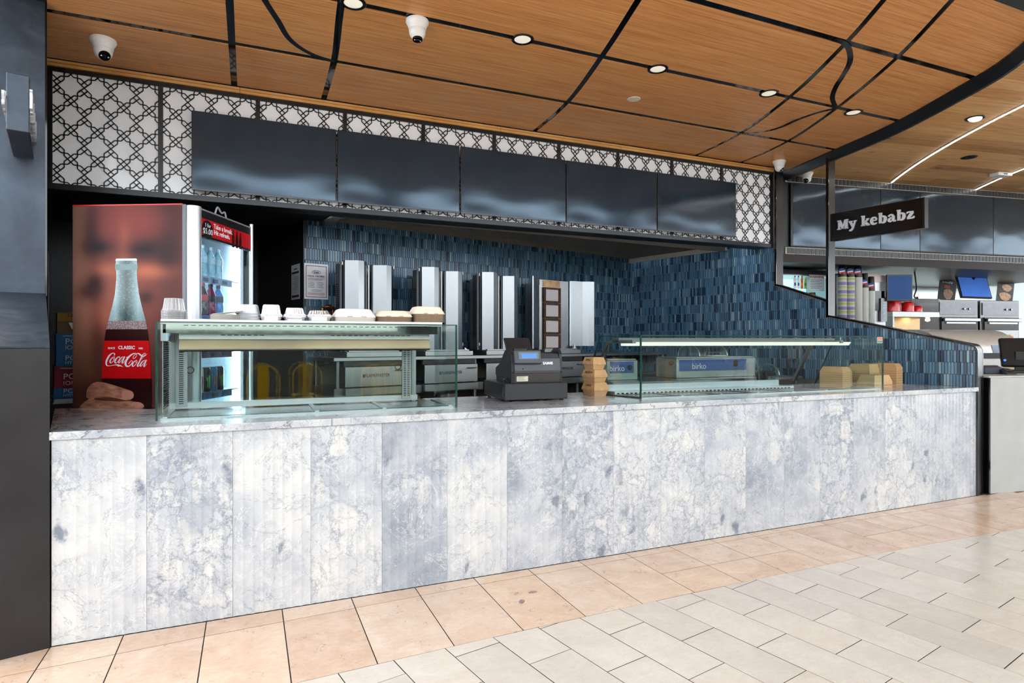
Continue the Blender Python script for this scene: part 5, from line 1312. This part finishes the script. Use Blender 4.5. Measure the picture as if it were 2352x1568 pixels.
roll_lid('clear curved roll-top cover, left one of two behind the long case', (5.02, 1.42, 1.275), .40)
roll_lid('clear curved roll-top cover, right one of two behind the long case', (5.78, 1.42, 1.06), .36)
t = thing('receipt_printer', 'small black printer between the case and the kraft trays', 'printer', (5.40, .92, 1.003), R(8))
g = G(); g.bev(0, 0, 0, .14, .12, .13, .01); part('body', g, M_CRB, t); g = G(); g.box(.01, -.003, .05, .13, .0, .09); part('slot_face', g, pm('printer_grey', (96, 106, 116), .35), t); g = G(); g.box(.02, .02, .13, .12, .1, .138); part('top_cover', g, M_CRG, t)
# ------------------------------------------------------------------ the neighbouring shop on the right
def nthing(name, label, cat, x, y, z, rz=0., group=None): return thing(name, label, cat, nw(x, y, z), NA + rz, group)
def nstruct(name, g, m): return struct(name, g, m, (NP.x, NP.y, 0), NA)
# counter
t = nthing('neighbour_counter', 'plain grey concrete counter front at the right edge', 'counter', 0, 0, 0)
g = G(); g.box(.02, 0, 0, 2.6, .03, 1.085); part('front_panel', g, pm('grey_concrete', (168, 168, 164), .6, var=.05, scale=5), t)
g = G(); g.box(.0, -.005, 0, .02, .6, 1.085); part('end_strip', g, M_GLOSS, t)
g = G(); g.bev(.0, -.01, 1.085, 2.6, .62, 1.10, .004); part('top', g, pm('grey_stone', (190, 190, 186), .3, var=.05), t)
g = G(); g.box(.02, .03, 0, 2.6, .6, 1.08); part('carcass', g, M_BLACK, t)
# ceiling of oak planks
CE = None
g = G(); g.prism([(5.6, -1.30), (16, -2.2), (16, 3.2), (6.9, 3.2), (6.9, 2.0)] + [(curve(C_E, v) + .1, v) for v in (1.6, 1.0, .4, -.2, -.8)], CZ + .010, CZ + .06)
CE = struct('ceiling_oak', g, M_BLACK)
random.seed(11)
PWK = .165
for k in range(23):
    y0 = -1.75 + k * PWK
    xs = None
    for i in range(700):
        x = -2.6 + i * .01; p = nw(x, y0 + PWK / 2)
        if p[1] > -1.30 and p[0] > curve(C_E, min(2.0, p[1])) + .06: xs = x; break
    if xs is None: continue
    x = xs; end = 6.5
    while x < end:
        ln = random.uniform(1.4, 2.4); b = min(x + ln, end)
        g = G(); g.box(0, 0, 0, b - x - .0015, PWK - .0015, .012)
        o = part('oak_plank', g, M_OAK, CE, loc=nw(x, y0, CZ), rot=(0, 0, NA)); x = b
# bulkhead with menu screens and bands of dark tiles
g = G(); g.box(-.75, 2.02, 2.50, 5.2, 2.2, 3.48); NB = nstruct('wall_neighbour_bulkhead', g, pm('nb_black', (18, 18, 20), .4))
TB = .058
tb = data(G().box(0, -.006, 0, TB - .009, .0, .070), 'band_tile', pm('charcoal_tile', (36, 38, 44), .35, var=.15))
GR = pm('pale_grout', (214, 209, 194), .7)
for z in (3.395, 2.508):
    g = G(); g.box(-.62, 2.010, z - .004, 5.2, 2.02, z + .078); part('grout_band', g, GR, NB)
    for k in range(99): put('band_tile', tb, NB, (-.60 + k * TB, 2.010, z + .001))
for k, (a, b) in enumerate(((-.56, .775), (.78, 1.40), (1.405, 2.63), (2.635, 3.9), (3.905, 5.1))):
    lb = ['blank screen of the neighbouring shop between the two steel posts', 'narrow blank screen of the neighbouring shop behind the blade sign', 'wide blank screen of the neighbouring shop above the steel ovens', 'blank screen of the neighbouring shop at the right edge', 'outermost blank screen of the neighbouring shop'][k]
    if k == 4: continue
    t = nthing('wall_screen', lb, 'screen', (a + b) / 2, 2.01, 2.60, 0, 'screens of the neighbouring shop'); w_ = b - a
    g = G(); g.box(-w_ / 2, -.02, 0, w_ / 2, -.002, .775); part('casing', g, M_BEZ, t)
    g = G(); g.box(-w_ / 2 + (.03 if k == 0 else .004), -.0215, .012, w_ / 2 - .004, -.0195, .762); part('panel', g, M_SCRN if 'M_SCRN' in globals() else M_SCR, t)
g = G(); g.box(-.75, 2.03, 2.42, 5.2, 4.6, 2.505); nstruct('soffit_neighbour', g, pm('soffit_steel', (22, 21, 20), .45, .3))
# soffit front of brushed steel, and kitchen shell
g = G(); g.box(-.75, 2.02, 2.40, 5.2, 2.035, 2.505); nstruct('trim_10', g, steel('brown_steel', (44, 40, 39), .36, (1, 30, 30)))
M_NW = pm('white_kitchen_wall', (226, 238, 238), .4, var=.02)
g = G(); g.box(-1.6, 4.6, 0, 9, 4.72, 3.2); nstruct('wall_neighbour_back', g, M_NW)
g = G(); g.box(-.75, 2.2, 0, -.6, 4.6, 2.5); nstruct('wall_neighbour_side', g, M_NW)
area('neighbour_fill_light', nw(3.6, 4.1, 2.39), (0, 0, NA), 3.4, .3, 45, (.92, 1, 1))  # added fill light for the white kitchen, no fixture modelled
# steel fridge with a glass window, notice and sauce stickers between the posts
t = nthing('glass_door_cooler', 'glass fronted cooler with stickers and a warning notice between the posts', 'cooler', -.35, 2.62, 0)
g = G(); g.box(0, .02, 0, .98, .55, 1.6); g.box(0, .02, 2.32, .98, .55, 2.40); g.box(0, .5, 1.6, .98, .55, 2.32); g.box(0, .02, 1.6, .04, .5, 2.32); g.box(.94, .02, 1.6, .98, .5, 2.32); part('cabinet', g, M_SS, t)
g = G(); g.box(.0, -.01, 2.335, .98, .02, 2.395); part('header', g, M_DARK, t)
g = G(); g.box(.04, .49, 1.6, .94, .499, 2.32); part('lining', g, pm('cooler_glow_cyan', (196, 226, 224), .4, var=.02, emit=(190, 236, 232), es=1.0), t)  # lining itself glows to brighten the cooler inside, no lamp there
g = G(); g.box(.03, .0, 1.60, .95, .006, 2.33); gd = part('glass_door', g, M_FGL, t)
g = G(); g.box(.58, -.004, 2.115, .82, -.001, 2.34); nt = part('notice', g, pm('notice_paper', (206, 222, 224), .5, var=.01), t)
text('notice_text', 'WARNING', .05, pm('warning_red', (200, 60, 60), .5), nt, (.70, -.005, 2.305), bold=.001)
g = G()
for k in range(6): g.box(.60, -.006, 2.26 - k * .022, .78 - .03 * (k % 2), -.0042, 2.266 - k * .022)
part('notice_lines', g, M_INK, nt)
for k, (c, cc) in enumerate((((236, 238, 242), (170, 40, 50)), ((236, 238, 242), (40, 110, 180)), ((200, 110, 30), (190, 50, 30)), ((150, 160, 60), (236, 200, 60)))):
    x = .335 + k * .055; h = .175 - .02 * (k == 3)
    g = G(); g.prism_y([(x, 2.14), (x + .042, 2.14), (x + .042, 2.14 + h * .7), (x + .028, 2.14 + h * .88), (x + .014, 2.14 + h * .88), (x, 2.14 + h * .7)], -.004, -.001); st = part('bottle_sticker', g, pm('st%d' % k, c, .5), t)
    g = G(); g.box(x + .012, -.005, 2.14 + h * .88, x + .030, -.001, 2.14 + h); part('sticker_cap', g, pm('sk%d' % k, cc, .5), st)
    g = G(); g.box(x + .008, -.0052, 2.18, x + .034, -.0041, 2.22); part('sticker_badge', g, pm('sb%d' % k, ((30, 60, 140), (60, 90, 170), (230, 160, 50), (60, 110, 40))[k], .5), st)
for k in range(3):
    t2 = nthing('sauce_tub', 'small green labelled sauce tub inside the cooler, %s of three' % ('left', 'middle', 'right')[k], 'jar', .10 + k * .13, 2.72, 1.98)
    g = G(); g.lathe([(.04, 0), (.05, .01), (.05, .09), (.04, .1)], 14); part('tub', g, pm('tub_green', (150, 170, 70), .4, var=.2), t2, True); g = G(); g.lathe([(.045, .1), (.047, .12), (.01, .122)], 14); part('cap', g, pm('tub_red', (190, 70, 60), .4), t2, True)
t2 = nthing('cooler_shelf', 'white wire shelf inside the cooler under the sauce tubs', 'shelf', -.30, 2.65, 1.97); g = G(); g.box(0, 0, 0, .86, .38, .008); part('plate', g, M_WHITE, t2)
for k in range(6): part('wire', G().tube([(.02 + k * .16, 0, -.006), (.02 + k * .16, .38, -.006)], .004, 6), M_SS, t2)
# steel tower holding towers of paper cups
t = nthing('drinks_dispenser', 'tall stainless cabinet standing behind the paper cup towers', 'cabinet', .66, 2.42, 0)
g = G(); g.bev(0, .06, 0, .70, .55, 2.36, .005); part('body', g, M_SS, t); g = G(); g.box(.02, .05, 2.24, .68, .06, 2.36); part('header', g, pm('dull_pink_steel', (160, 146, 142), .4, .7), t)
g = G(); g.box(.46, .04, 1.85, .66, .06, 2.12); part('dark_window', g, M_GLOSS, t); g = G(); g.box(.58, .02, 1.70, .68, .05, 2.02); kp = part('key_panel', g, M_SSD, t)
g = G()
for k in range(7): g.box(.61, .017, 1.73 + k * .036, .65, .02, 1.755 + k * .036)
part('keys', g, pm('key_blue', (150, 180, 206), .4), kp)
M_CUP = pm('cup_white', (206, 206, 200), .5, var=.02); M_CUPB = pm('cup_black', (20, 20, 22), .4); M_CY = pm('cup_lime', (190, 196, 110), .5); M_CV = pm('cup_violet', (150, 140, 190), .5); M_PR = pm('cola_logo_red', (206, 40, 44), .4); M_PB = pm('cola_logo_blue', (30, 70, 160), .4)
def cup_tower(label, x, y, z0, z1, r, striped):
    t = nthing('cup_tower', label, 'paper cups', x, y, z0, 0, 'towers of nested paper cups')
    n = int((z1 - z0 - .18) / .0135); rim = G().lathe([(r * .9, 0), (r * .97, .009), (r, .0105), (r * .98, .0125), (r * .9, .0125)], 18)
    ms = [data(rim, 'cup_rim', m_, True) for m_ in (M_CUP, M_CY, M_CV)]
    for k in range(n): put('cup_rim', ms[(0, 0, 1, 1, 0, 2, 2, 2)[k % 8] if striped else 0], t, (0, 0, k * .0135))
    zb = n * .0135
    g = G(); g.lathe([(r * .96, zb), (r * .74, z1 - z0 - .004), (r * .70, z1 - z0)], 20); b = part('top_cup', g, M_CUPB, t, True)
    def disc(a0, a1, m_, nm):
        g = G(); R0 = r * .74
        g.M = Matrix.Translation((0, -r * .875, zb + .07)) @ Matrix.Rotation(R(8), 4, 'X')
        g.prism_y([(R0 * math.cos(R(a)), R0 * math.sin(R(a))) for a in range(a0, a1 + 1, 15)], -.004, .0); part(nm, g, m_, b, rot=(0, 0, R(-46)))
    disc(20, 170, M_PB, 'logo_top'); disc(200, 350, M_PR, 'logo_bottom')
    g = G(); g.M = Matrix.Translation((0, -r * .875, zb + .07)) @ Matrix.Rotation(R(8), 4, 'X'); g.prism_y([(-r * .6, .004), (r * .6, .012), (r * .6, -.004), (-r * .6, -.012)], -.0042, 0); part('logo_wave', g, M_PWH, b, rot=(0, 0, R(-46)))
for k, (x, zt, z0, st, lb) in enumerate(((.46, 2.46, 1.45, True, 'striped paper cup tower hard against the second steel post'), (.585, 2.46, 1.45, True, 'striped paper cup tower, second from the steel post'), (.705, 2.46, 1.45, False, 'tallest plain white paper cup tower, third from the post'), (.815, 2.33, 1.45, False, 'plain white paper cup tower, fourth from the post'), (.918, 2.29, 1.45, False, 'plain white paper cup tower farthest from the post'))):
    cup_tower(lb, x, 2.28, z0, zt, .056 if k < 3 else .048, st)
t = nthing('cup_shelf', 'steel shelf under the paper cup towers behind the tiled partition', 'shelf', .36, 2.16, 0); g = G(); g.bev(0, 0, 1.41, 1.1, .26, 1.45, .004); part('top', g, M_SSH, t); g = G(); g.box(.02, .02, 0, 1.08, .24, 1.41); part('cabinet', g, M_SSD, t)
# monitors
def monitor(label, x, y, z, w, h, rz, tilt, col, stand):
    t = nthing('order_monitor', label, 'monitor', x, y, z, rz, 'order monitors')
    g = G(); g.M = Matrix.Rotation(R(tilt), 4, 'X'); g.bev(-w / 2, 0, 0, w / 2, .035, h, .004); sc2 = part('casing', g, M_BEZ, t)
    g = G(); g.M = Matrix.Rotation(R(tilt), 4, 'X'); g.box(-w / 2 + .018, -.002, .022, w / 2 - .018, .001, h - .018); part('panel', g, pm('m_' + label[:14], col, .4, var=.12, scale=3, emit=col, es=.3, spec=.15), sc2)
    for s_ in stand: part('arm', G().tube(s_, .018, 8), M_BLACK, t)
monitor('dark blue monitor standing beside the tall steel cabinet', 1.47, 2.36, 1.98, .34, .36, R(-18), 0, (34, 64, 112), [[(-.05, .03, .05), (-.18, .12, .03)]])
monitor('bright blue monitor hanging tilted over the steel ovens', 3.60, 2.98, 2.10, .66, .36, R(4), -14, (66, 112, 196), [[(0, .05, .3), (0, .10, .36)], [(-.12, .1, .36), (.12, .1, .36)]])
# warming shelf with red bowls
t = nthing('warming_shelf', 'steel warming shelf with a glowing lamp under the red bowls', 'shelf', 1.55, 2.55, 0)
g = G(); g.bev(0, 0, 1.77, .82, .32, 1.848, .004); part('top', g, M_SSH, t); g = G(); g.box(.02, .30, 1.40, .80, .32, 1.77); part('back', g, pm('brassy_steel', (190, 160, 120), .3, .8), t)
g = G(); g.box(0, .0, 1.20, .025, .32, 1.77); part('side', g, M_SS, t); g = G(); g.box(0, 0, 1.16, .9, .34, 1.20); part('base', g, M_SSH, t)
for x in (.08, .74): part('lamp', G().lathe([(.012, 0), (.03, -.02), (.028, -.045), (.004, -.055)], 14, (x, .12, 1.77)), pm('heat_lamp', (255, 240, 200), .4, emit=(255, 214, 150), es=14.), t, True)
M_RED = pm('red_enamel', (214, 22, 30), .18, var=.08)
for k, (x, y, r, h, lb) in enumerate(((1.65, 2.66, .10, .155, 'largest red bowl, left end of the warming shelf'), (1.74, 2.805, .065, .165, 'tall red bowl behind the first one on the warming shelf'), (1.885, 2.81, .06, .15, 'red bowl half hidden at the back of the warming shelf'), (1.925, 2.66, .08, .125, 'medium red bowl in the middle of the warming shelf'), (2.09, 2.66, .066, .075, 'smallest red bowl, right end of the warming shelf'))):
    t = nthing('red_bowl', lb, 'bowl', x, y, 1.848, 0, 'upturned red bowls'); h *= 1.22; g = G(); g.lathe([(r, 0), (r * .99, .01), (r * .97, h * .55), (r * .82, h * .85), (r * .5, h * .97), (r * .1, h)], 24); part('bowl', g, M_RED, t, True); g = G(); g.lathe([(r * 1.0, 0), (r * 1.04, .003), (r * 1.03, .012), (r * .99, .012)], 24, cap=False); part('rim', g, M_RED, t, True)
# smoked bread cabinet between shelf and ovens
t = nthing('holding_cabinet', 'dark tinted holding cabinet between the red bowls and the ovens', 'cabinet', 2.10, 2.95, 0); g = G(); g.bev(0, 0, 1.1, .72, .4, 2.07, .006); part('body', g, pm('smoked_cabinet', (58, 46, 46), .2, var=.2), t); g = G(); g.box(.02, -.004, 1.2, .70, 0, 2.0); part('door', g, pm('smoked_glass', (48, 36, 38), .08), t); g = G(); g.tube([(.05, -.01, 1.6), (.05, -.04, 1.62), (.05, -.04, 1.9), (.05, -.01, 1.92)], .008, 8); part('handle', g, M_SS, t)
# ovens
def oven(label, x):
    t = nthing('steel_oven', label, 'oven', x, 3.0, 0, 0, 'stainless ovens of the neighbouring shop'); w_ = .79
    g = G(); g.bev(0, .03, .2, w_, .6, 2.07, .006); part('body', g, M_SSD, t)
    g = G(); g.box(.03, .015, 1.84, w_ - .03, .03, 2.03); part('control_panel', g, pm('oven_panel', (120, 120, 124), .4, .8, var=.08), t)
    g = G(); g.box(.05, .0, 1.20, w_ - .05, .03, 1.80); d = part('door', g, pm('oven_glass', (34, 32, 34), .12), t)
    g = G(); g.bev(.06, -.05, 1.735, w_ - .04, -.01, 1.785, .006); part('handle', g, M_SSH, d)
    g = G(); g.box(.12, -.02, 1.70, w_ - .10, .0, 1.725); part('inner_rail', g, M_SS, d)
    for k in range(3): g = G(); g.box(.08, -.004, 1.55 - k * .09, w_ - .08, .0, 1.565 - k * .09); part('rack', g, M_SSD, d)
    for k in range(2): part('knob', G().lathe([(.016, 0), (.014, .02), (.004, .022)], 12), M_SS, t, loc=(w_ - .3 + k * .1, .015, 1.93), rot=(R(90), 0, 0))
    return t
oven('left steel oven under the tilted blue monitor', 2.88)
o = oven('right steel oven with a white price card on its door', 3.72)
g = G(); g.box(.24, -.012, 1.40, .72, -.006, 1.60); pc = part('price_card', g, M_PAPER, o); g = G(); g.box(.14, -.010, 1.40, .24, -.005, 1.57); part('orange_tab', g, pm('card_orange', (226, 140, 40), .5), o)
g = G()
for k in range(5): g.M = Matrix.Translation((.40 + k * .045, -.013, 1.49 + .02 * (k % 2))); g.prism_y([(.03 * math.cos(R(a)), .026 * math.sin(R(a))) for a in range(0, 360, 45)], -.001, .001)
g.M = None; part('food_picture', g, pm('food_tan', (196, 130, 70), .6, var=.3, scale=60), pc)
# posters on the kitchen wall and hanging photos
def m_food():
    t = NT('fried_food_print'); nz = t.noise(t.obj(), 34, 5, .7); t.bsdf(**{'Base Color': t.ramp(nz, [(.3, lin((120, 60, 20))), (.5, lin((200, 130, 50))), (.7, lin((240, 196, 120)))]), 'Roughness': .4}); return t.m
M_FOOD = m_food()
def food_poster(label, x, w_, z0, z1, price, blobs, lean):
    t = nthing('food_poster', label, 'poster', x, 3.62, z0, 0, 'black food posters'); t.rotation_euler = (0, R(lean), NA); h = z1 - z0
    g = G(); g.box(0, 0, 0, w_, .006, h); part('board', g, M_BLACK, t)
    for (bx, bz, bw, bh) in blobs:
        g = G(); g.prism_y([(bx + bw * math.cos(R(a)) * (1 + .12 * math.sin(3 * R(a))), bz + bh * math.sin(R(a))) for a in range(0, 360, 20)], -.003, 0.); part('food_print', g, M_FOOD, t)
    if price:
        text('price', price, .10, M_PWH, t, (w_ * .45, -.002, h - .07), bold=.002); g = G(); g.box(w_ * .3, -.002, h - .18, w_ * .62, 0, h - .13); part('red_flag', g, M_PR, t)
food_poster('black poster reading 2.50 with fries, left of the tilted monitor', 3.56, .36, 2.13, 2.52, '$2.50', [(.20, .11, .10, .09)], 8)
food_poster('black poster of crumbed chicken right of the tilted monitor', 4.80, .36, 2.10, 2.48, '', [(.20, .27, .11, .06), (.18, .12, .13, .07)], 8)
t = nthing('menu_board', 'small dark menu board leaning behind the fries poster', 'menu board', 3.40, 4.57, 2.14); g = G(); g.box(0, 0, 0, .36, .02, .36); part('board', g, pm('menu_dark', (44, 44, 46), .5), t)
for i in range(2):
    for j in range(2): g = G(); g.box(.04 + i * .17, -.003, .04 + j * .16, .15 + i * .17, 0, .15 + j * .16); part('picture', g, [M_PR, M_CV, M_CY, M_PWH][i * 2 + j], t)
for k in range(6):
    t = nthing('hanging_photo', 'colour snapshot pinned high on the white wall, %s from the left' % ('first', 'second', 'third', 'fourth', 'fifth', 'sixth')[k], 'photo', 3.95 + k * .40, 4.58, 2.58 - .1 * (k % 2)); g = G(); g.box(0, 0, 0, .26, .004, .24 if k % 2 else .14); part('print', g, pm('snap%d' % k, [(120, 84, 66), (90, 96, 110), (150, 120, 100), (110, 70, 60), (140, 130, 120), (100, 110, 90)][k], .5, var=.7, scale=22), t)
    g = G(); g.box(-.01, .002, -.01, .27, .006, .25 if k % 2 else .15); part('border', g, M_PAPER, t)
t = nthing('wall_paper_notice', 'pale printed notice on the white kitchen wall above the holding cabinet', 'notice', 3.05, 4.585, 2.05); g = G(); g.box(0, 0, 0, .42, .006, .42); part('sheet', g, pm('pale_notice', (200, 216, 222), .6, var=.02), t)
g = G()
for k in range(9): g.box(.04, -.002, .06 + k * .03, .30 - .05 * (k % 3), 0., .066 + k * .03)
part('lines', g, M_INK, t)
t = nthing('wall_clock', 'round dark wall clock at the right edge of the kitchen wall', 'clock', 5.75, 4.58, 2.36); g = G(); g.M = Matrix.Rotation(R(90), 4, 'X'); g.lathe([(.11, 0), (.12, .02), (.10, .03), (.01, .03)], 24); part('case', g, pm('clock_dark', (60, 62, 66), .4), t, True); g = G(); g.box(-.006, -.034, 0, .006, -.03, .07); part('hand', g, M_PWH, t)
t = nthing('hanging_cable', 'black cable drooping from the steel soffit to the bread cabinet', 'cable', 0, 0, 0); g = G(); g.tube(smooth_path([(1.98, 2.6, 2.42), (2.0, 2.6, 2.30), (2.12, 2.7, 2.18), (2.30, 2.9, 2.10), (2.45, 3.0, 2.075)], 5), .010, 8); part('lead', g, M_BLACK, t, True); g = G(); g.lathe([(.02, 0), (.02, .03)], 10, (2.46, 3.0, 2.07)); part('plug', g, M_BLACK, t)
# curved steel serving hood
t = nthing('curved_server', 'large curved stainless serving cover behind the end of the tiled partition', 'food server', .30, .75, 0)
pr = [(.55, 1.12), (.55, 1.50), (.50, 1.545), (.40, 1.56), (.25, 1.555), (.15, 1.53), (.05, 1.47), (.0, 1.38), (-.02, 1.30)]
g = G(); g.prism_x(pr + [(-.005, 1.12)], 0, 1.06); part('cover', g, pm('satin_cover', (206, 202, 196), .34, .55, var=.04), t, True)
g = G(); g.prism_x([(-.023, 1.295), (-.005, 1.385), (.0, 1.385), (-.018, 1.295)], .7, 1.05); part('front_pane', g, pm('blue_pane', (110, 132, 160), .15, var=.3, scale=8), t)
g = G(); g.box(-.01, -.03, 1.10, 1.08, .56, 1.14); part('base', g, pm('tan_base', (196, 164, 120), .5), t)
g = G(); g.box(-.01, -.035, 1.24, 1.08, -.015, 1.30); part('front_lip', g, M_DARK, t)
# till and card reader on the grey counter
t = nthing('till_terminal', 'black touch till leaning back at the right edge', 'till', .90, .34, 1.10, R(-40))
g = G(); g.M = Matrix.Rotation(R(-24), 4, 'X'); g.bev(-.17, 0, .08, .17, .05, .40, .01); sc2 = part('screen', g, M_BEZ, t); g = G(); g.bev(-.10, .0, 0, .10, .18, .03, .006); part('foot', g, M_BLACK, t); g = G(); g.box(-.05, .06, .02, .05, .11, .22); part('neck', g, M_BLACK, t)
part('power_light', G().lathe([(.012, 0), (.010, .008), (.002, .009)], 12), pm('blue_led', (50, 80, 240), .3, emit=(50, 90, 255), es=2.), t, loc=(-.15, .02, .13), rot=(R(66), 0, 0))
t = nthing('card_reader', 'dark grey card reader lying on the grey counter', 'card reader', .46, .17, 1.10, R(-20))
g = G(); g.prism_x([(0, .0), (.02, .02), (.12, .055), (.20, .06), (.22, .04), (.22, 0)], 0, .085); b = part('body', g, pm('reader_grey', (62, 64, 68), .4), t); g = G(); g.box(-.006, .13, .0, .0, .2, .05); part('red_key', g, M_PR, b)
g = G()
for i in range(3):
    for j in range(4): g.box(.012 + i * .022, .03 + j * .02, .032 + j * .007, .028 + i * .022, .043 + j * .02, .038 + j * .007)
part('keypad', g, M_CRB, b)
t = nthing('reader_dock', 'small dark dock behind the card reader on the grey counter', 'dock', .33, .30, 1.10, R(-10)); g = G(); g.bev(0, 0, 0, .20, .12, .075, .012); part('body', g, pm('dock_dark', (52, 58, 66), .4), t); g = G(); g.bev(.02, .02, .075, .18, .10, .085, .006); part('lid', g, M_CRG, t)
# neighbour ceiling fittings
t = thing('spotlight', 'lit recessed spotlight in the oak ceiling', 'ceiling light', (6.98, -.01, CZ), 0)
g = G(); g.lathe([(.05, .004), (.055, -.006), (.075, -.008), (.08, 0)], 28, cap=False); part('ring', g, M_BLACK, t, True); g = G(); g.M = Matrix.Rotation(R(14), 4, 'Y'); g.lathe([(.056, -.004), (.05, -.012), (.01, -.014)], 24); part('lamp', g, pm('spot_lamp', (250, 252, 255), .4, emit=(255, 250, 240), es=3.), t, True)
t = thing('ceiling_speaker', 'small flat black disc in the oak ceiling', 'speaker', (8.226, .75, CZ)); g = G(); g.lathe([(.075, 0), (.07, -.006), (.01, -.008)], 24); part('grille', g, M_BLACK, t, True); g = G(); g.lathe([(.078, .001), (.08, -.003), (.074, -.004)], 24, cap=False); part('rim', g, M_GLOSS, t)
t = thing('ceiling_sensor', 'small white rectangular sensor on the oak ceiling between the light strips', 'sensor', (9.286, 1.0, CZ), NA); g = G(); g.bev(-.11, -.06, -.04, .11, .06, 0, .006); part('box', g, M_WHITE, t); g = G(); g.box(-.03, -.062, -.03, .03, -.06, -.015); part('window', g, M_CRG, t)
def light_strip(label, a, b, bend):
    t = thing('light_strip', label, 'light strip', (0, 0, 0), 0, 'white light strips in the oak ceiling')
    A = Vector(a); B = Vector(b); n = Vector((-(B - A).y, (B - A).x)).normalized(); pts = [tuple(A + (B - A) * k / 12 + n * bend * 4 * (k / 12) * (1 - k / 12)) for k in range(13)]
    for w_, z0, z1, m_, nm in ((.026, CZ - .008, CZ - .0005, M_WHITE, 'channel'), (.015, CZ - .011, CZ - .008, pm('strip_led', (255, 255, 255), .4, emit=(255, 252, 244), es=14.), 'diffuser')):
        g = G(); rs = []
        for i, p in enumerate(pts):
            d = Vector(pts[min(i + 1, 12)]) - Vector(pts[max(i - 1, 0)]); q = Vector((-d.y, d.x)).normalized() * w_ / 2; P = Vector(p)
            rs.append([(P.x - q.x, P.y - q.y, z0), (P.x + q.x, P.y + q.y, z0), (P.x + q.x, P.y + q.y, z1), (P.x - q.x, P.y - q.y, z1)])
        g.rings(rs); part(nm, g, m_, t)
light_strip('longer glowing light strip curving across the oak ceiling', (8.455, 1.80), (6.9, -.62), -.10)
light_strip('shorter glowing light strip at the right edge of the oak ceiling', (9.86, 1.60), (9.0, .2), -.05)
# ------------------------------------------------------------------ metal chairs standing behind the viewer (they show as reflections in the case glass)
M_YEL = pm('yellow_enamel', (222, 178, 20), .3, var=.06); M_WCH = pm('white_enamel', (214, 218, 224), .3, var=.04)
def metal_chair(name, label, loc, rz, mat, group):
    t = thing(name, label, 'chair', loc, rz, group); sh = .62; top = 1.10
    g = G(); g.bev(-.19, -.19, sh - .02, .19, .19, sh, .012); part('seat', g, mat, t)
    for sx in (-1, 1):
        for sy in (-1, 1): part('leg', G().tube([(sx * .17, sy * .17, sh - .01), (sx * .235, sy * .235, 0)], [.020, .014], 8), mat, t, True)
    arc = [(-.19, -.19, sh)] + [(-.20 + .0 * k, -.20, sh + .12 * k) for k in (1, 2)] + [(.20 * math.cos(R(a)), -.215, top - .16 + .16 * math.sin(R(a))) for a in range(165, 10, -15)] + [(.20, -.20, sh + .24), (.20, -.20, sh + .12), (.19, -.19, sh)]
    part('back_hoop', G().tube(arc, .013, 8), mat, t, True)
    g = G(); g.box(-.07, -.222, sh - .01, .07, -.214, top - .01); part('back_splat', g, mat, t)
    for z in (.22,):
        for a, b in (((-.21, -.21), (.21, -.21)), ((-.21, .21), (.21, .21))): part('stretcher', G().tube([(*a, z), (*b, z)], .009, 6), mat, t)
    return t
c0 = metal_chair('yellow_chair', 'yellow metal chair reflected left of centre in the square case glass', (1.0, -4.45, 0), R(8), M_YEL, 'metal chairs behind the viewer')
for (x, y, a, lb) in ((1.65, -5.05, R(-6), 'yellow metal chair reflected just behind another in the square case glass'), (2.45, -4.4, R(10), 'yellow metal chair reflected at the right of the square case glass'), (2.95, -4.95, R(-12), 'yellow metal chair reflected near the right end of the square case'),
                      (6.1, -4.5, R(-30), 'yellow metal chair reflected at the left end of the long case'), (7.2, -4.8, R(12), 'yellow metal chair reflected in the middle of the long case')):
    dup(c0, loc=(x, y, 0), rz=a, label=lb)
c1 = metal_chair('white_chair', 'white metal chair reflected near the right end of the long case', (9.0, -4.7, 0), R(-15), M_WCH, 'metal chairs behind the viewer')
